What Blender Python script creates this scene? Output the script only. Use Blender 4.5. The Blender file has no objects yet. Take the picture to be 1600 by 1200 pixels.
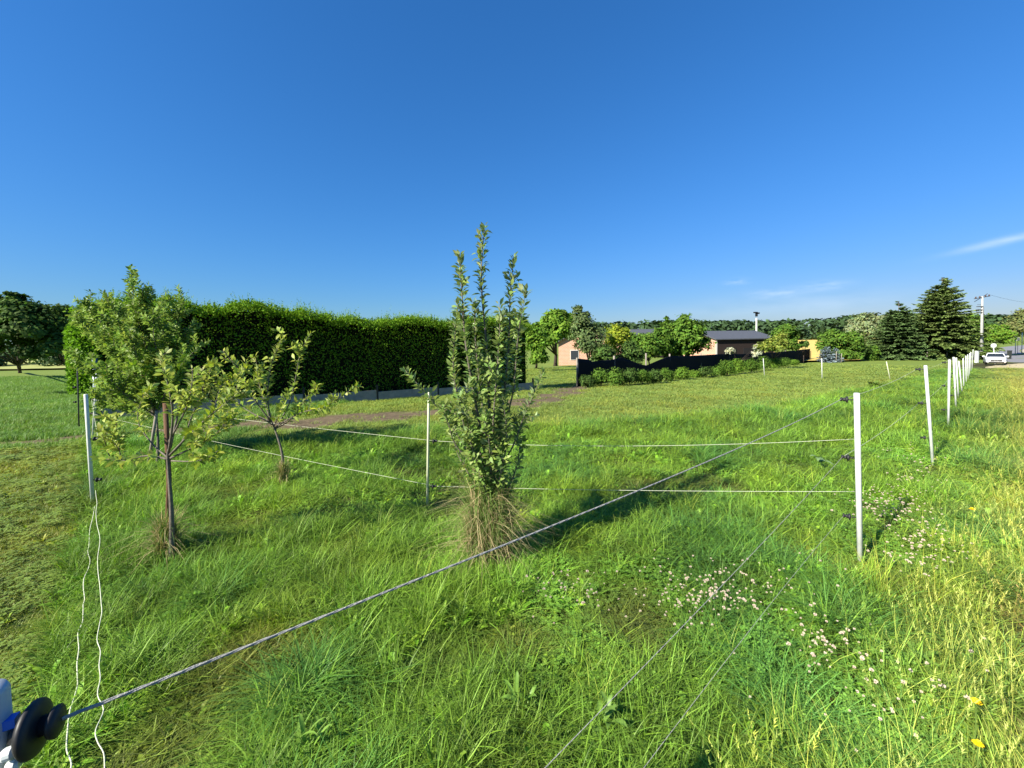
import bpy, math, random
import numpy as np
from mathutils import Vector, Matrix
C = bpy.context.scene
COL = C.collection
R = math.radians
rng = np.random.default_rng(7)
random.seed(7)

# ------------------------------------------------------------ camera
F = 625.0 / 1600.0 * 36.0
PITCH = R(2.6); ROLL = R(1.0)
HOR = 537.0
AX = HOR + 625.0 * math.tan(PITCH)          # row of the lens axis
cam_d = bpy.data.cameras.new('camera'); cam = bpy.data.objects.new('camera', cam_d); COL.objects.link(cam)
cam_d.sensor_width = 36; cam_d.lens = F; cam_d.shift_y = (AX - 600) / 1600.0
cam_d.clip_start = 0.02; cam_d.clip_end = 3000
fwd = Vector((0, math.cos(PITCH), -math.sin(PITCH)))
q = fwd.to_track_quat('-Z', 'Y').to_matrix()
Rm = q @ Matrix.Rotation(-ROLL, 3, 'Z')
CAM = Vector((0, 0, 1.6))
cam.matrix_world = Matrix.Translation(CAM) @ Rm.to_4x4()
C.camera = cam

# ------------------------------------------------------------ light
EL = R(34); AZV = Vector((-0.812, -0.584)).normalized()
S = Vector((AZV.x * math.cos(EL), AZV.y * math.cos(EL), math.sin(EL)))
sl = bpy.data.lights.new('sun', 'SUN'); sl.energy = 4.8; sl.angle = R(0.5); sl.color = (1.0, 0.93, 0.80)
so = bpy.data.objects.new('sun', sl); COL.objects.link(so)
so.rotation_euler = (-S).to_track_quat('-Z', 'Y').to_euler(); so.location = (-20, -15, 30)
W = bpy.data.worlds.new('World'); C.world = W; W.use_nodes = True
nt = W.node_tree; nt.nodes.clear()
wo = nt.nodes.new('ShaderNodeOutputWorld'); bg = nt.nodes.new('ShaderNodeBackground')
sky = nt.nodes.new('ShaderNodeTexSky'); sky.sky_type = 'NISHITA'; sky.sun_disc = False
sky.sun_elevation = EL; sky.sun_rotation = math.atan2(AZV.x, AZV.y)
sky.air_density = 1.1; sky.dust_density = 0.15; sky.ozone_density = 3.0; sky.altitude = 300
hs = nt.nodes.new('ShaderNodeHueSaturation'); hs.inputs['Saturation'].default_value = 1.12; hs.inputs['Hue'].default_value = 0.507
# thin cirrus wisps, laid out by compass direction
tc = nt.nodes.new('ShaderNodeTexCoord')
mixc = nt.nodes.new('ShaderNodeMixRGB'); mixc.inputs[2].default_value = (5.5, 5.9, 6.5, 1)
def wn(t, **k):
    n = nt.nodes.new(t)
    for a, b in k.items(): setattr(n, a, b)
    return n
def wmath(op, a, b=None):
    n = wn('ShaderNodeMath', operation=op)
    for i, v in enumerate((a, b)):
        if v is None: continue
        if isinstance(v, (int, float)): n.inputs[i].default_value = v
        else: nt.links.new(v, n.inputs[i])
    return n.outputs[0]
sep = wn('ShaderNodeSeparateXYZ'); nt.links.new(tc.outputs['Generated'], sep.inputs[0])
def ray(px, py):
    v = Vector(((px - 800) / 625.0, (AX - py) / 625.0, -1.0))
    return (Rm @ v).normalized()
def wisp(px, py, sx, sz, strength, nscale, tilt=0.0):
    d = ray(px, py); az = math.atan2(d.x, d.y); el = math.asin(d.z)
    a = wmath('ARCTAN2', sep.outputs[0], sep.outputs[1]); e = wmath('ARCSINE', sep.outputs[2])
    da = wmath('SUBTRACT', a, az); de = wmath('SUBTRACT', e, el)
    de = wmath('SUBTRACT', de, wmath('MULTIPLY', da, tilt))
    g = wmath('ADD', wmath('POWER', wmath('ABSOLUTE', wmath('DIVIDE', da, sx)), 2.0), wmath('POWER', wmath('ABSOLUTE', wmath('DIVIDE', de, sz)), 2.0))
    g = wmath('EXPONENT', wmath('MULTIPLY', g, -1.0))
    nz = wn('ShaderNodeTexNoise'); nz.inputs['Scale'].default_value = nscale; nz.inputs['Detail'].default_value = 5
    mp = wn('ShaderNodeMapping'); mp.inputs['Scale'].default_value = (1, 1, 3.5)
    nt.links.new(tc.outputs['Generated'], mp.inputs[0]); nt.links.new(mp.outputs[0], nz.inputs['Vector'])
    n = wmath('MULTIPLY', wmath('SUBTRACT', nz.outputs[0], 0.3), 2.2)
    return wmath('MAXIMUM', wmath('MULTIPLY', wmath('MULTIPLY', g, n), strength), 0.0)
w = wisp(1590, 371, 0.060, 0.0055, .75, 7, 0.16)
w = wmath('ADD', w, wisp(1215, 458, 0.05, 0.010, 0.22, 25))
w = wmath('ADD', w, wisp(1150, 440, 0.02, 0.006, 0.36, 25))
w = wmath('ADD', w, wisp(1292, 446, 0.03, 0.008, 0.32, 25))
w = wmath('ADD', w, wisp(1250, 478, 0.2, 0.02, 0.14, 12))
nt.links.new(w, mixc.inputs[0])
nt.links.new(sky.outputs[0], hs.inputs['Color'])
spc = wn('ShaderNodeSeparateColor'); nt.links.new(hs.outputs[0], spc.inputs[0]); cmb = wn('ShaderNodeCombineColor')
gg = wmath('MULTIPLY', spc.outputs[1], 0.217)
nt.links.new(wmath('MULTIPLY', spc.outputs[0], 0.27), cmb.inputs[0])
nt.links.new(wmath('DIVIDE', wmath('MULTIPLY', spc.outputs[1], 0.80), wmath('ADD', wmath('MULTIPLY', gg, 0.75), 1.0)), cmb.inputs[1])
nt.links.new(wmath('DIVIDE', wmath('MULTIPLY', spc.outputs[2], 1.05), wmath('ADD', wmath('MULTIPLY', gg, 0.65), 1.0)), cmb.inputs[2])
nt.links.new(cmb.outputs[0], mixc.inputs[1])
nt.links.new(mixc.outputs[0], bg.inputs[0]); nt.links.new(bg.outputs[0], wo.inputs[0])
bg.inputs[1].default_value = 0.082
C.view_settings.view_transform = 'Standard'; C.view_settings.look = 'None'
C.view_settings.exposure = 1.40; C.view_settings.gamma = 1

# ------------------------------------------------------------ terrain and pixel helpers
TD = [-1e4, 9, 12, 16, 22, 28, 45, 60, 90, 150, 250, 400, 900]
TZ = [0, 0, -.10, -.32, -.50, -.68, -1.2, -1.8, -2.1, -1.1, 1.0, 3.0, 6.0]
def T(x, y):
    y = np.asarray(y, float); x = np.asarray(x, float)
    z = (np.interp(y, TD, TZ) + np.interp(y + 1.5, TD, TZ) + np.interp(y - 1.5, TD, TZ)) / 3
    sx_ = np.clip((x - 30) / 14, 0, 1); sy_ = np.clip((y - 24) / 14, 0, 1); z = z - .80 * (sx_ * sx_ * (3 - 2 * sx_)) * (sy_ * sy_ * (3 - 2 * sy_))
    z = z + 0.02 * np.sin(x * .9 + 1) * np.sin(y * .7) + .012 * np.sin(x * 2.3 + y * 1.7)
    return z
def Tf(x, y): return float(T(x, y))
def P(px, py, y):
    d = ray(px, py); t = y / d.y
    return CAM + d * t
def gp(px, py):
    d = ray(px, py); t = 0.3; 
    while t < 900:
        p = CAM + d * t
        if p.z <= Tf(p.x, p.y): break
        t *= 1.01
    lo, hi = t / 1.01, t
    for _ in range(20):
        m = (lo + hi) / 2; p = CAM + d * m
        if p.z <= Tf(p.x, p.y): hi = m
        else: lo = m
    return CAM + d * hi
def GX(px, y):            # x at given depth for a pixel column near the horizon
    return P(px, HOR, y).x

# ------------------------------------------------------------ object helpers
def tag(o, label=None, cat=None, group=None, kind=None):
    if label: o['label'] = label
    if cat: o['category'] = cat
    if group: o['group'] = group
    if kind: o['kind'] = kind
    return o
def empty(name, loc, label, cat, group=None, rz=0):
    o = bpy.data.objects.new(name, None); COL.objects.link(o); o.location = loc; o.rotation_euler = (0, 0, rz)
    o.empty_display_size = .1
    return tag(o, label, cat, group)
def link(name, me, parent=None, mat=None, world=True):
    o = bpy.data.objects.new(name, me); COL.objects.link(o)
    if mat: me.materials.clear(); me.materials.append(mat)
    if parent is not None:
        o.parent = parent
        if world:      # mesh given in world coordinates
            M = Matrix.Translation(parent.location) @ parent.rotation_euler.to_matrix().to_4x4()
            pp = parent.parent
            while pp is not None:
                M = (Matrix.Translation(pp.location) @ pp.rotation_euler.to_matrix().to_4x4()) @ M; pp = pp.parent
            me.transform(M.inverted())
    return o
class MB:
    def __init__(s): s.v = []; s.f = []
    def add(s, vs, fs):
        n = len(s.v); s.v += [tuple(v) for v in vs]; s.f += [tuple(i + n for i in f) for f in fs]; return s
    def box(s, c, d, rz=0, M=None):
        vs = [Vector((x * d[0] / 2, y * d[1] / 2, z * d[2] / 2)) for x in (-1, 1) for y in (-1, 1) for z in (-1, 1)]
        if M is None: M = Matrix.Rotation(rz, 3, 'Z')
        vs = [M @ v + Vector(c) for v in vs]
        return s.add(vs, [(0, 1, 3, 2), (4, 6, 7, 5), (0, 4, 5, 1), (2, 3, 7, 6), (0, 2, 6, 4), (1, 5, 7, 3)])
    def tube(s, pts, rad, n=8, cap=True):
        pts = [Vector(p) for p in pts]
        if isinstance(rad, (int, float)): rad = [rad] * len(pts)
        vs = []; fs = []; ref = None
        for i, p in enumerate(pts):
            d = (pts[min(i + 1, len(pts) - 1)] - pts[max(i - 1, 0)]).normalized()
            if ref is None: ref = Vector((1, 0, 0)) if abs(d.x) < .8 else Vector((0, 1, 0))
            a = (ref - d * ref.dot(d)).normalized(); b = d.cross(a); ref = a
            for k in range(n):
                t = 2 * math.pi * k / n
                vs.append(p + (a * math.cos(t) + b * math.sin(t)) * rad[i])
        for i in range(len(pts) - 1):
            for k in range(n):
                fs.append((i * n + k, i * n + (k + 1) % n, (i + 1) * n + (k + 1) % n, (i + 1) * n + k))
        if cap:
            fs.append(tuple(range(n))[::-1]); fs.append(tuple(range((len(pts) - 1) * n, len(pts) * n)))
        return s.add(vs, fs)
    def lathe(s, c, prof, n=16, M=None):
        c = Vector(c); vs = []; fs = []
        M = M or Matrix.Identity(3)
        for r, z in prof:
            for k in range(n):
                t = 2 * math.pi * k / n; vs.append(c + M @ Vector((r * math.cos(t), r * math.sin(t), z)))
        for i in range(len(prof) - 1):
            for k in range(n): fs.append((i * n + k, i * n + (k + 1) % n, (i + 1) * n + (k + 1) % n, (i + 1) * n + k))
        fs.append(tuple(range(n))[::-1]); fs.append(tuple(range((len(prof) - 1) * n, len(prof) * n)))
        return s.add(vs, fs)
    def mesh(s, name, smooth=False):
        me = bpy.data.meshes.new(name); me.from_pydata(s.v, [], s.f); me.update()
        if smooth: me.shade_smooth()
        return me
    def build(s, name, mat, parent=None, smooth=False, world=True):
        return link(name, s.mesh(name, smooth), parent, mat, world)
def np_mesh(name, V, faces, col=None, smooth=False):
    """V (n,3); faces (m,k) int; col (n,3)"""
    me = bpy.data.meshes.new(name); n = len(V); m, k = faces.shape
    me.vertices.add(n); me.vertices.foreach_set('co', np.ascontiguousarray(V, dtype=np.float32).ravel())
    me.loops.add(m * k); me.loops.foreach_set('vertex_index', np.ascontiguousarray(faces, dtype=np.int32).ravel())
    me.polygons.add(m); me.polygons.foreach_set('loop_start', np.arange(0, m * k, k, dtype=np.int32))
    me.polygons.foreach_set('loop_total', np.full(m, k, dtype=np.int32))
    me.update(calc_edges=True)
    if col is not None:
        a = me.attributes.new('Col', 'FLOAT_COLOR', 'POINT')
        a.data.foreach_set('color', np.c_[col, np.ones(len(col))].astype(np.float32).ravel())
    if smooth: me.shade_smooth()
    return me
LEAF_V = np.array([[0, 0, 0], [.19, .32, .06], [.21, .62, .04], [0, 1, -.12], [-.21, .62, .04], [-.19, .32, .06], [0, .36, 0], [0, .68, -.01]], float)
LEAF_F = np.array([[0, 1, 6, 5], [6, 1, 2, 7], [5, 6, 7, 4], [7, 2, 3, 4]])
CARD_V = np.array([[-.3, 0, 0], [.3, .1, 0], [.22, 1, .08], [-.3, .8, -.05]], float); CARD_F = np.array([[0, 1, 2, 3]])
DIAM_V = np.array([[0, 0, 0], [.28, .45, .06], [0, 1, -.05], [-.28, .45, .06]], float)
def nrm(a): return a / (np.linalg.norm(a, axis=-1, keepdims=True) + 1e-9)
def scatter(name, tv, tf, pos, axis, nor, size, col):
    axis = nrm(axis); side = nrm(np.cross(axis, nor)); nn = np.cross(side, axis)
    size = np.asarray(size)
    if size.ndim == 1: size = size[:, None]
    V = pos[:, None, :] + (tv[None, :, 0:1] * side[:, None] + tv[None, :, 1:2] * axis[:, None] + tv[None, :, 2:3] * nn[:, None]) * size[:, None]
    n, k = len(pos), len(tv)
    Fc = (tf[None] + (np.arange(n) * k)[:, None, None]).reshape(-1, tf.shape[1])
    return np_mesh(name, V.reshape(-1, 3), Fc, np.repeat(col, k, axis=0))
def unit(n, r=None):
    r = r or rng; return nrm(r.normal(size=(n, 3)))
def vnoise(x, y, s, seed=0):
    """smooth value noise 0..1"""
    x = np.asarray(x) / s + 1000; y = np.asarray(y) / s + 1000
    xi = np.floor(x).astype(np.int64); yi = np.floor(y).astype(np.int64); fx = x - xi; fy = y - yi
    fx = fx * fx * (3 - 2 * fx); fy = fy * fy * (3 - 2 * fy)
    def h(a, b):
        v = np.sin(a * 127.1 + b * 311.7 + seed * 74.7) * 43758.5453; return v - np.floor(v)
    return (h(xi, yi) * (1 - fx) + h(xi + 1, yi) * fx) * (1 - fy) + (h(xi, yi + 1) * (1 - fx) + h(xi + 1, yi + 1) * fx) * fy
def fnoise(x, y, s, seed=0):
    return (vnoise(x, y, s, seed) * .55 + vnoise(x, y, s / 2.1, seed + 1) * .3 + vnoise(x, y, s / 4.3, seed + 2) * .15)

# ------------------------------------------------------------ materials
def mat(name, color, rough=.7, spec=.3, noise=None, bump=0, metal=0, coord='Object', stretch=(1, 1, 1), color2=None, coat=0):
    m = bpy.data.materials.new(name); m.use_nodes = True; t = m.node_tree; b = t.nodes['Principled BSDF']
    b.inputs['Base Color'].default_value = (*color, 1); b.inputs['Roughness'].default_value = rough
    b.inputs['Specular IOR Level'].default_value = spec; b.inputs['Metallic'].default_value = metal
    b.inputs['Coat Weight'].default_value = coat
    if noise:
        tcn = t.nodes.new('ShaderNodeTexCoord'); mp = t.nodes.new('ShaderNodeMapping'); mp.inputs['Scale'].default_value = stretch
        nz = t.nodes.new('ShaderNodeTexNoise'); nz.inputs['Scale'].default_value = noise; nz.inputs['Detail'].default_value = 6
        nz.inputs['Roughness'].default_value = .65
        rp = t.nodes.new('ShaderNodeValToRGB'); rp.color_ramp.elements[0].position = .3; rp.color_ramp.elements[1].position = .7
        c2 = color2 or tuple(c * .6 for c in color)
        rp.color_ramp.elements[0].color = (*c2, 1); rp.color_ramp.elements[1].color = (*color, 1)
        t.links.new(tcn.outputs[coord], mp.inputs[0]); t.links.new(mp.outputs[0], nz.inputs['Vector'])
        t.links.new(nz.outputs[0], rp.inputs[0]); t.links.new(rp.outputs[0], b.inputs['Base Color'])
        if bump:
            bp = t.nodes.new('ShaderNodeBump'); bp.inputs['Strength'].default_value = bump; bp.inputs['Distance'].default_value = .02
            t.links.new(nz.outputs[0], bp.inputs['Height']); t.links.new(bp.outputs[0], b.inputs['Normal'])
    return m
def leafmat(name, color, back=None, trans=.3, rough=.5, spec=.35, inst=False):
    m = bpy.data.materials.new(name); m.use_nodes = True; t = m.node_tree; b = t.nodes['Principled BSDF']; out = t.nodes['Material Output']
    a = t.nodes.new('ShaderNodeAttribute'); a.attribute_name = 'Col'
    mul = t.nodes.new('ShaderNodeMixRGB'); mul.blend_type = 'MULTIPLY'; mul.inputs[0].default_value = 1
    t.links.new(a.outputs['Color'], mul.inputs[1])
    if inst:
        i = t.nodes.new('ShaderNodeAttribute'); i.attribute_type = 'INSTANCER'; i.attribute_name = 'tint'
        t.links.new(i.outputs['Color'], mul.inputs[2])
    elif back:
        g = t.nodes.new('ShaderNodeNewGeometry'); mx = t.nodes.new('ShaderNodeMixRGB')
        mx.inputs[1].default_value = (*color, 1); mx.inputs[2].default_value = (*back, 1)
        t.links.new(g.outputs['Backfacing'], mx.inputs[0]); t.links.new(mx.outputs[0], mul.inputs[2])
    else: mul.inputs[2].default_value = (*color, 1)
    b.inputs['Roughness'].default_value = rough; b.inputs['Specular IOR Level'].default_value = spec
    tr = t.nodes.new('ShaderNodeBsdfTranslucent'); mix = t.nodes.new('ShaderNodeMixShader'); mix.inputs[0].default_value = trans
    tm = t.nodes.new('ShaderNodeMixRGB'); tm.blend_type = 'MULTIPLY'; tm.inputs[0].default_value = 1; tm.inputs[2].default_value = (1.15, 1.25, .55, 1)
    t.links.new(mul.outputs[0], b.inputs['Base Color']); t.links.new(mul.outputs[0], tm.inputs[1]); t.links.new(tm.outputs[0], tr.inputs['Color'])
    t.links.new(b.outputs[0], mix.inputs[1]); t.links.new(tr.outputs[0], mix.inputs[2]); t.links.new(mix.outputs[0], out.inputs[0])
    return m
M_bark = mat('bark', (.16, .12, .09), .9, .1, 30, .6, stretch=(1, 1, .3))
M_bark_dark = mat('bark_dark', (.07, .055, .045), .9, .1, 20, .6, stretch=(1, 1, .3))
M_stake = mat('stake_wood', (.15, .085, .05), .85, .15, 40, .5, stretch=(1, 1, .1))
M_white = mat('white_plastic', (.66, .68, .67), .45, .4, 9, .0, color2=(.46, .49, .45))
M_shaded_post = mat('shaded_white_plastic', (.50, .52, .53), .5, .4, 12, color2=(.34, .38, .42))  # shade on the near post is put into this grey base colour
M_black = mat('black_plastic', (.016, .016, .017), .5, .35)
M_cream = mat('cream_fibreglass', (.62, .64, .45), .5, .4, 20, color2=(.50, .52, .36))
M_blue = mat('blue_plastic', (.01, .12, .55), .4, .5)
M_nut = mat('milky_plastic', (.55, .6, .58), .35, .5)
M_rope = mat('rope_fibres', (.40, .40, .37), .8, .2, 90, .5, color2=(.25, .25, .23))
M_twine = mat('twine', (.60, .62, .48), .8, .2, 60, .4, color2=(.42, .45, .32))
M_concrete = mat('concrete', (.30, .285, .25), .9, .1, 5, .5, color2=(.19, .18, .155))
M_wood = mat('weathered_wood', (.28, .25, .21), .9, .1, 12, .4, stretch=(1, 1, .15))
M_net = mat('shade_net', (.016, .017, .02), .95, .05, 25, .3, stretch=(1, 1, 4), color2=(.009, .0095, .012))
M_roof = mat('dark_roof', (.085, .09, .10), .6, .3, 3, color2=(.065, .07, .08))
M_core = mat('hedge_dark_core', (.012, .014, .008), 1, .0, 6)

# ------------------------------------------------------------ ground
BND = [gp(*p) for p in [(-160, 712), (150, 694), (300, 692), (400, 690), (640, 672), (870, 667), (1000, 657), (1200, 640), (1330, 612), (1440, 588), (1500, 573), (1519, 568), (1540, 566)]]
posts_px = [((1338.6, 614), (1344, 881)), ((1446, 571), (1457.6, 726.5)), ((1483.6, 562), (1481.6, 669.6)), ((1490, 558), (1493.8, 640)),
            ((1494, 559), (1497.5, 623)), ((1498, 564), (1503.5, 615)), ((1505, 560), (1506, 607)), ((1509, 556), (1509.8, 600)),
            ((1512, 554), (1512.6, 594)), ((1515, 552), (1514.6, 587)), ((1517, 550), (1517, 581)), ((1520.5, 546), (1519.2, 576))]
NEAR = Vector((-.585, .45))
LP = gp(145, 787); MP = gp(145, 684)
def seg_dist(x, y, A, B):
    ax, ay, bx, by = A[0], A[1], B[0], B[1]; dx, dy = bx - ax, by - ay
    t = np.clip(((x - ax) * dx + (y - ay) * dy) / (dx * dx + dy * dy), 0, 1)
    return np.hypot(x - ax - t * dx, y - ay - t * dy), t
bx_ = np.array([p.x for p in BND]); by_ = np.array([p.y for p in BND])
def bound_y(x): return np.interp(x, bx_, by_) + .25 * (fnoise(x, x * 0, 1.1, 5) - .5)
fence_px = [gp(*b) for t, b in posts_px]
fx_ = np.array([NEAR.x] + [p.x for p in fence_px] + [fence_px[-1].x + 2.2]); fy_ = np.array([NEAR.y] + [p.y for p in fence_px] + [fence_px[-1].y + 1.9])
lx_ = [-.75, -.85, -1.9, LP.x, MP.x]; ly_ = [-4, .45, 1.5, LP.y, MP.y]
def is_left(x, y):      # mown strip left of the slack cords
    return x < np.interp(y, ly_, lx_) - .1 + .25 * (fnoise(x * 0, y, .8, 9) - .5)
def is_tall(x, y): return (y < bound_y(x)) & ~is_left(x, y)
def is_verge(x, y): return y < np.interp(x, fx_, fy_)     # outside the fence, camera side and right
DIRT = [gp(*p) for p in [(-150, 700), (60, 690), (115, 682), (260, 672), (420, 662), (520, 656), (610, 650), (700, 643), (800, 632), (860, 620), (905, 606)]]
def dirt(x, y):
    d = np.full(np.shape(x), 1e9)
    for i in range(len(DIRT) - 1):
        w_ = .20 + .14 * math.sin(i * 1.7)
        if 3 <= i <= 6: w_ = (.40, .80, .85, .55)[i - 3]
        if i >= 8: w_ = .9
        dd, _ = seg_dist(x, y, DIRT[i], DIRT[i + 1]); d = np.minimum(d, dd / w_)
    v = 1.1 - d + 1.9 * (fnoise(x, y, .7, 3) - .5)
    return np.clip(v * 2.2, 0, 1)
def axis_pts(a, b, st, outer, g=1.12):
    c = list(np.arange(a, b, st)); s_ = st
    up = [c[-1]]; 
    while up[-1] < outer: s_ *= g; up.append(up[-1] + s_)
    s_ = st; dn = [c[0]]
    while dn[-1] > -outer: s_ *= g; dn.append(dn[-1] - s_)
    return np.array(dn[::-1][:-1] + c + up[1:])
gx = axis_pts(-16, 22, .16, 1500); gy = axis_pts(.0, 26, .14, 1500)
gy = gy[gy > -60]
XX, YY = np.meshgrid(gx, gy); ZZ = T(XX, YY)
near = (YY < 30) & (np.abs(XX) < 40)
ZZ = ZZ + near * .02 * (fnoise(XX, YY, .5, 11) - .5) - .008
nx, ny = len(gx), len(gy)
idx = np.arange(nx * ny).reshape(ny, nx)
Fq = np.stack([idx[:-1, :-1], idx[:-1, 1:], idx[1:, 1:], idx[1:, :-1]], -1).reshape(-1, 4)
X1, Y1 = XX.ravel(), YY.ravel()
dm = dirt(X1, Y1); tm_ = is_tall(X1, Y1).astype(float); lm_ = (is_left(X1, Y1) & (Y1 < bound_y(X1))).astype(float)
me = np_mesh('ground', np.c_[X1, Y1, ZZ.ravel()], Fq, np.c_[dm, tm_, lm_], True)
m = bpy.data.materials.new('ground'); m.use_nodes = True; t = m.node_tree; b = t.nodes['Principled BSDF']
a = t.nodes.new('ShaderNodeAttribute'); a.attribute_name = 'Col'; sp = t.nodes.new('ShaderNodeSeparateColor'); t.links.new(a.outputs['Color'], sp.inputs[0])
tcn = t.nodes.new('ShaderNodeTexCoord')
def gn(scale, detail, c1, c2, lo=.3, hi=.7, st=None):
    nz = t.nodes.new('ShaderNodeTexNoise'); nz.inputs['Scale'].default_value = scale; nz.inputs['Detail'].default_value = detail; nz.inputs['Roughness'].default_value = .7
    t.links.new(tcn.outputs['Object'], nz.inputs['Vector'])
    rp = t.nodes.new('ShaderNodeValToRGB'); rp.color_ramp.elements[0].position = lo; rp.color_ramp.elements[1].position = hi
    rp.color_ramp.elements[0].color = (*c1, 1); rp.color_ramp.elements[1].color = (*c2, 1); t.links.new(nz.outputs[0], rp.inputs[0]); return rp.outputs[0], nz.outputs[0]
def mixn(f, A, B_, mode='MIX'):
    n = t.nodes.new('ShaderNodeMixRGB'); n.blend_type = mode
    if isinstance(f, float): n.inputs[0].default_value = f
    else: t.links.new(f, n.inputs[0])
    t.links.new(A, n.inputs[1]); t.links.new(B_, n.inputs[2]); return n.outputs[0]
fieldc, n1 = gn(14, 8, (.105, .155, .032), (.185, .26, .055))
patch, _ = gn(.6, 4, (.80, .82, .72), (1.15, 1.05, 1.0))
fieldc = mixn(1.0, fieldc, patch, 'MULTIPLY')
soil, n2 = gn(9, 10, (.06, .048, .030), (.19, .145, .090))
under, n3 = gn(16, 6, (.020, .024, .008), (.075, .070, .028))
leftc, n4 = gn(11, 8, (.07, .09, .02), (.15, .19, .04))
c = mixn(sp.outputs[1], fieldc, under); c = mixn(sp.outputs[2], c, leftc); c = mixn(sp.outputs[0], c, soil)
t.links.new(c, b.inputs['Base Color']); b.inputs['Roughness'].default_value = .95; b.inputs['Specular IOR Level'].default_value = .1
bp = t.nodes.new('ShaderNodeBump'); bp.inputs['Strength'].default_value = .8; bp.inputs['Distance'].default_value = .03
t.links.new(n1, bp.inputs['Height']); t.links.new(bp.outputs[0], b.inputs['Normal'])
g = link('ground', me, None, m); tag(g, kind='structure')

def sheet(name, poly_fn, us, vs, off, mt, kind='structure'):
    V = []; n = len(vs)
    for u in us:
        for v in vs:
            x, y = poly_fn(u, v); V.append((x, y, Tf(x, y) + off))
    i = np.arange(len(us) * n).reshape(len(us), n)
    Fs = np.stack([i[:-1, :-1], i[1:, :-1], i[1:, 1:], i[:-1, 1:]], -1).reshape(-1, 4)
    o = link(name, np_mesh(name, np.array(V), Fs, None, True), None, mt); tag(o, kind=kind); return o
# wheat beyond the meadows
M_wheat = mat('wheat', (.62, .46, .13), .95, .1, .35, .1, color2=(.47, .36, .11))
sheet('wheat_field', lambda u, v: (u * v / 78, v), np.linspace(GX(1242, 78), GX(1345, 78), 30), np.geomspace(72, 300, 40), .35, M_wheat)
sheet('wheat_field', lambda u, v: (u * v / 78, v), np.linspace(GX(-900, 78), GX(190, 78), 40), np.geomspace(78, 262, 40), .35, mat('pale_meadow', (.36, .37, .13), .95, .1, .5, .1, color2=(.25, .29, .09)))
M_meadow = mat('left_meadow', (.14, .19, .05), .95, .1, 1.5, .4, color2=(.08, .12, .03))
# road to the village
road_c = [(62, -14), (40, 6), (gp(1640, 590).x + 2, gp(1640, 590).y + 1.5)]
ra = [(1607, 548), (1590, 544), (1578, 541.5), (1572, 539.2)]
M_asph = mat('asphalt', (.22, .22, .23), .9, .2, 6, .3, color2=(.16, .16, .17))
M_sand = mat('sand', (.52, .43, .30), .95, .1, 1.3, .4, color2=(.30, .27, .13))
def bez(p, u):
    p = np.array(p, float); u = u * (len(p) - 1); i = min(int(u), len(p) - 2); f = u - i
    p0 = p[max(i - 1, 0)]; p1 = p[i]; p2 = p[i + 1]; p3 = p[min(i + 2, len(p) - 1)]
    return .5 * (2 * p1 + (p2 - p0) * f + (2 * p0 - 5 * p1 + 4 * p2 - p3) * f * f + (3 * p1 - 3 * p2 + p3 - p0) * f ** 3)
CARP = gp(1554, 571)
def G2(px, d): return (GX(px, d), d)
rd = [(22, 2), (52, 28), (84, 57), G2(1606, 62), G2(1584, 79), G2(1571, 98), G2(1574, 115), G2(1610, 135), G2(1720, 170)]
def strip(w0, w1, wf=lambda u: 1):
    def f(u, v):
        p = bez(rd, u); q_ = bez(rd, min(u + .01, 1)) - bez(rd, max(u - .01, 0)); q_ = q_ / np.linalg.norm(q_)
        nrm_ = np.array([-q_[1], q_[0]]); k = (w0 + (w1 - w0) * v) * wf(u); return tuple(p + nrm_ * k)
    return f
def road_dist(x, y):
    d = np.full(np.shape(x), 1e9); pr = bez(rd, 0)
    for u in np.linspace(.02, 1, 60):
        pn_ = bez(rd, u); dd_, _ = seg_dist(x, y, pr, pn_); d = np.minimum(d, dd_); pr = pn_
    return d
sheet('road', strip(2.6, -2.6), np.linspace(0, 1, 120), np.linspace(0, 1, 8), .03, M_asph)
LBX = [1541, 1560, 1600, 1750]; LB0 = [43, 36, 31, 23]; LB1 = [46, 51, 57, 48]
def layby(u, v):
    d = np.interp(u, LBX, LB0) + 1.0 * math.sin(u * .21); d = d + (np.interp(u, LBX, LB1) - d) * v; return (GX(u, d), d)
sheet('gravel_verge', layby, np.linspace(1541, 1745, 60), np.linspace(0, 1, 14), .012, M_sand)
def in_layby(x, y):
    px = 800 + 625 * x / np.maximum(y, .1); return (px > 1543) & (y > np.interp(px, LBX, LB0) + 1.2) & (y < np.interp(px, LBX, LB1))
sheet('path', strip(-2.8, -3.6), np.linspace(0, .8, 80), np.linspace(0, 1, 3), .02, mat('pale_gravel', (.45, .40, .30), .95, .1, 3))

# ------------------------------------------------------------ grass tufts (instanced by geometry nodes)
def blade(V, Fc, Cc, base, ang, h, lean, w, droop, col, tipc=None, segs=4):
    n0 = len(V); d = np.array([math.cos(ang), math.sin(ang), 0]); sd = np.array([-d[1], d[0], 0])
    tw = random.uniform(-.6, .6)
    sd = sd * math.cos(tw) + d * math.sin(tw)
    for i in range(segs + 1):
        f = i / segs
        out = lean * h * f ** 1.5 + droop * h * f ** 3 * .6; z = h * (f - droop * .45 * f ** 3)
        p = base + d * out + np.array([0, 0, z]); ww = w * (1 - f ** 1.8) if i < segs else 0
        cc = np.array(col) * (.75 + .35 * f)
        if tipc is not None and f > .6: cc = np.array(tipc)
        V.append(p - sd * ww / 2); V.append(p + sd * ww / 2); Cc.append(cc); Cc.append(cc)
        if i: Fc.append((n0 + 2 * i - 2, n0 + 2 * i - 1, n0 + 2 * i + 1, n0 + 2 * i))
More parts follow.
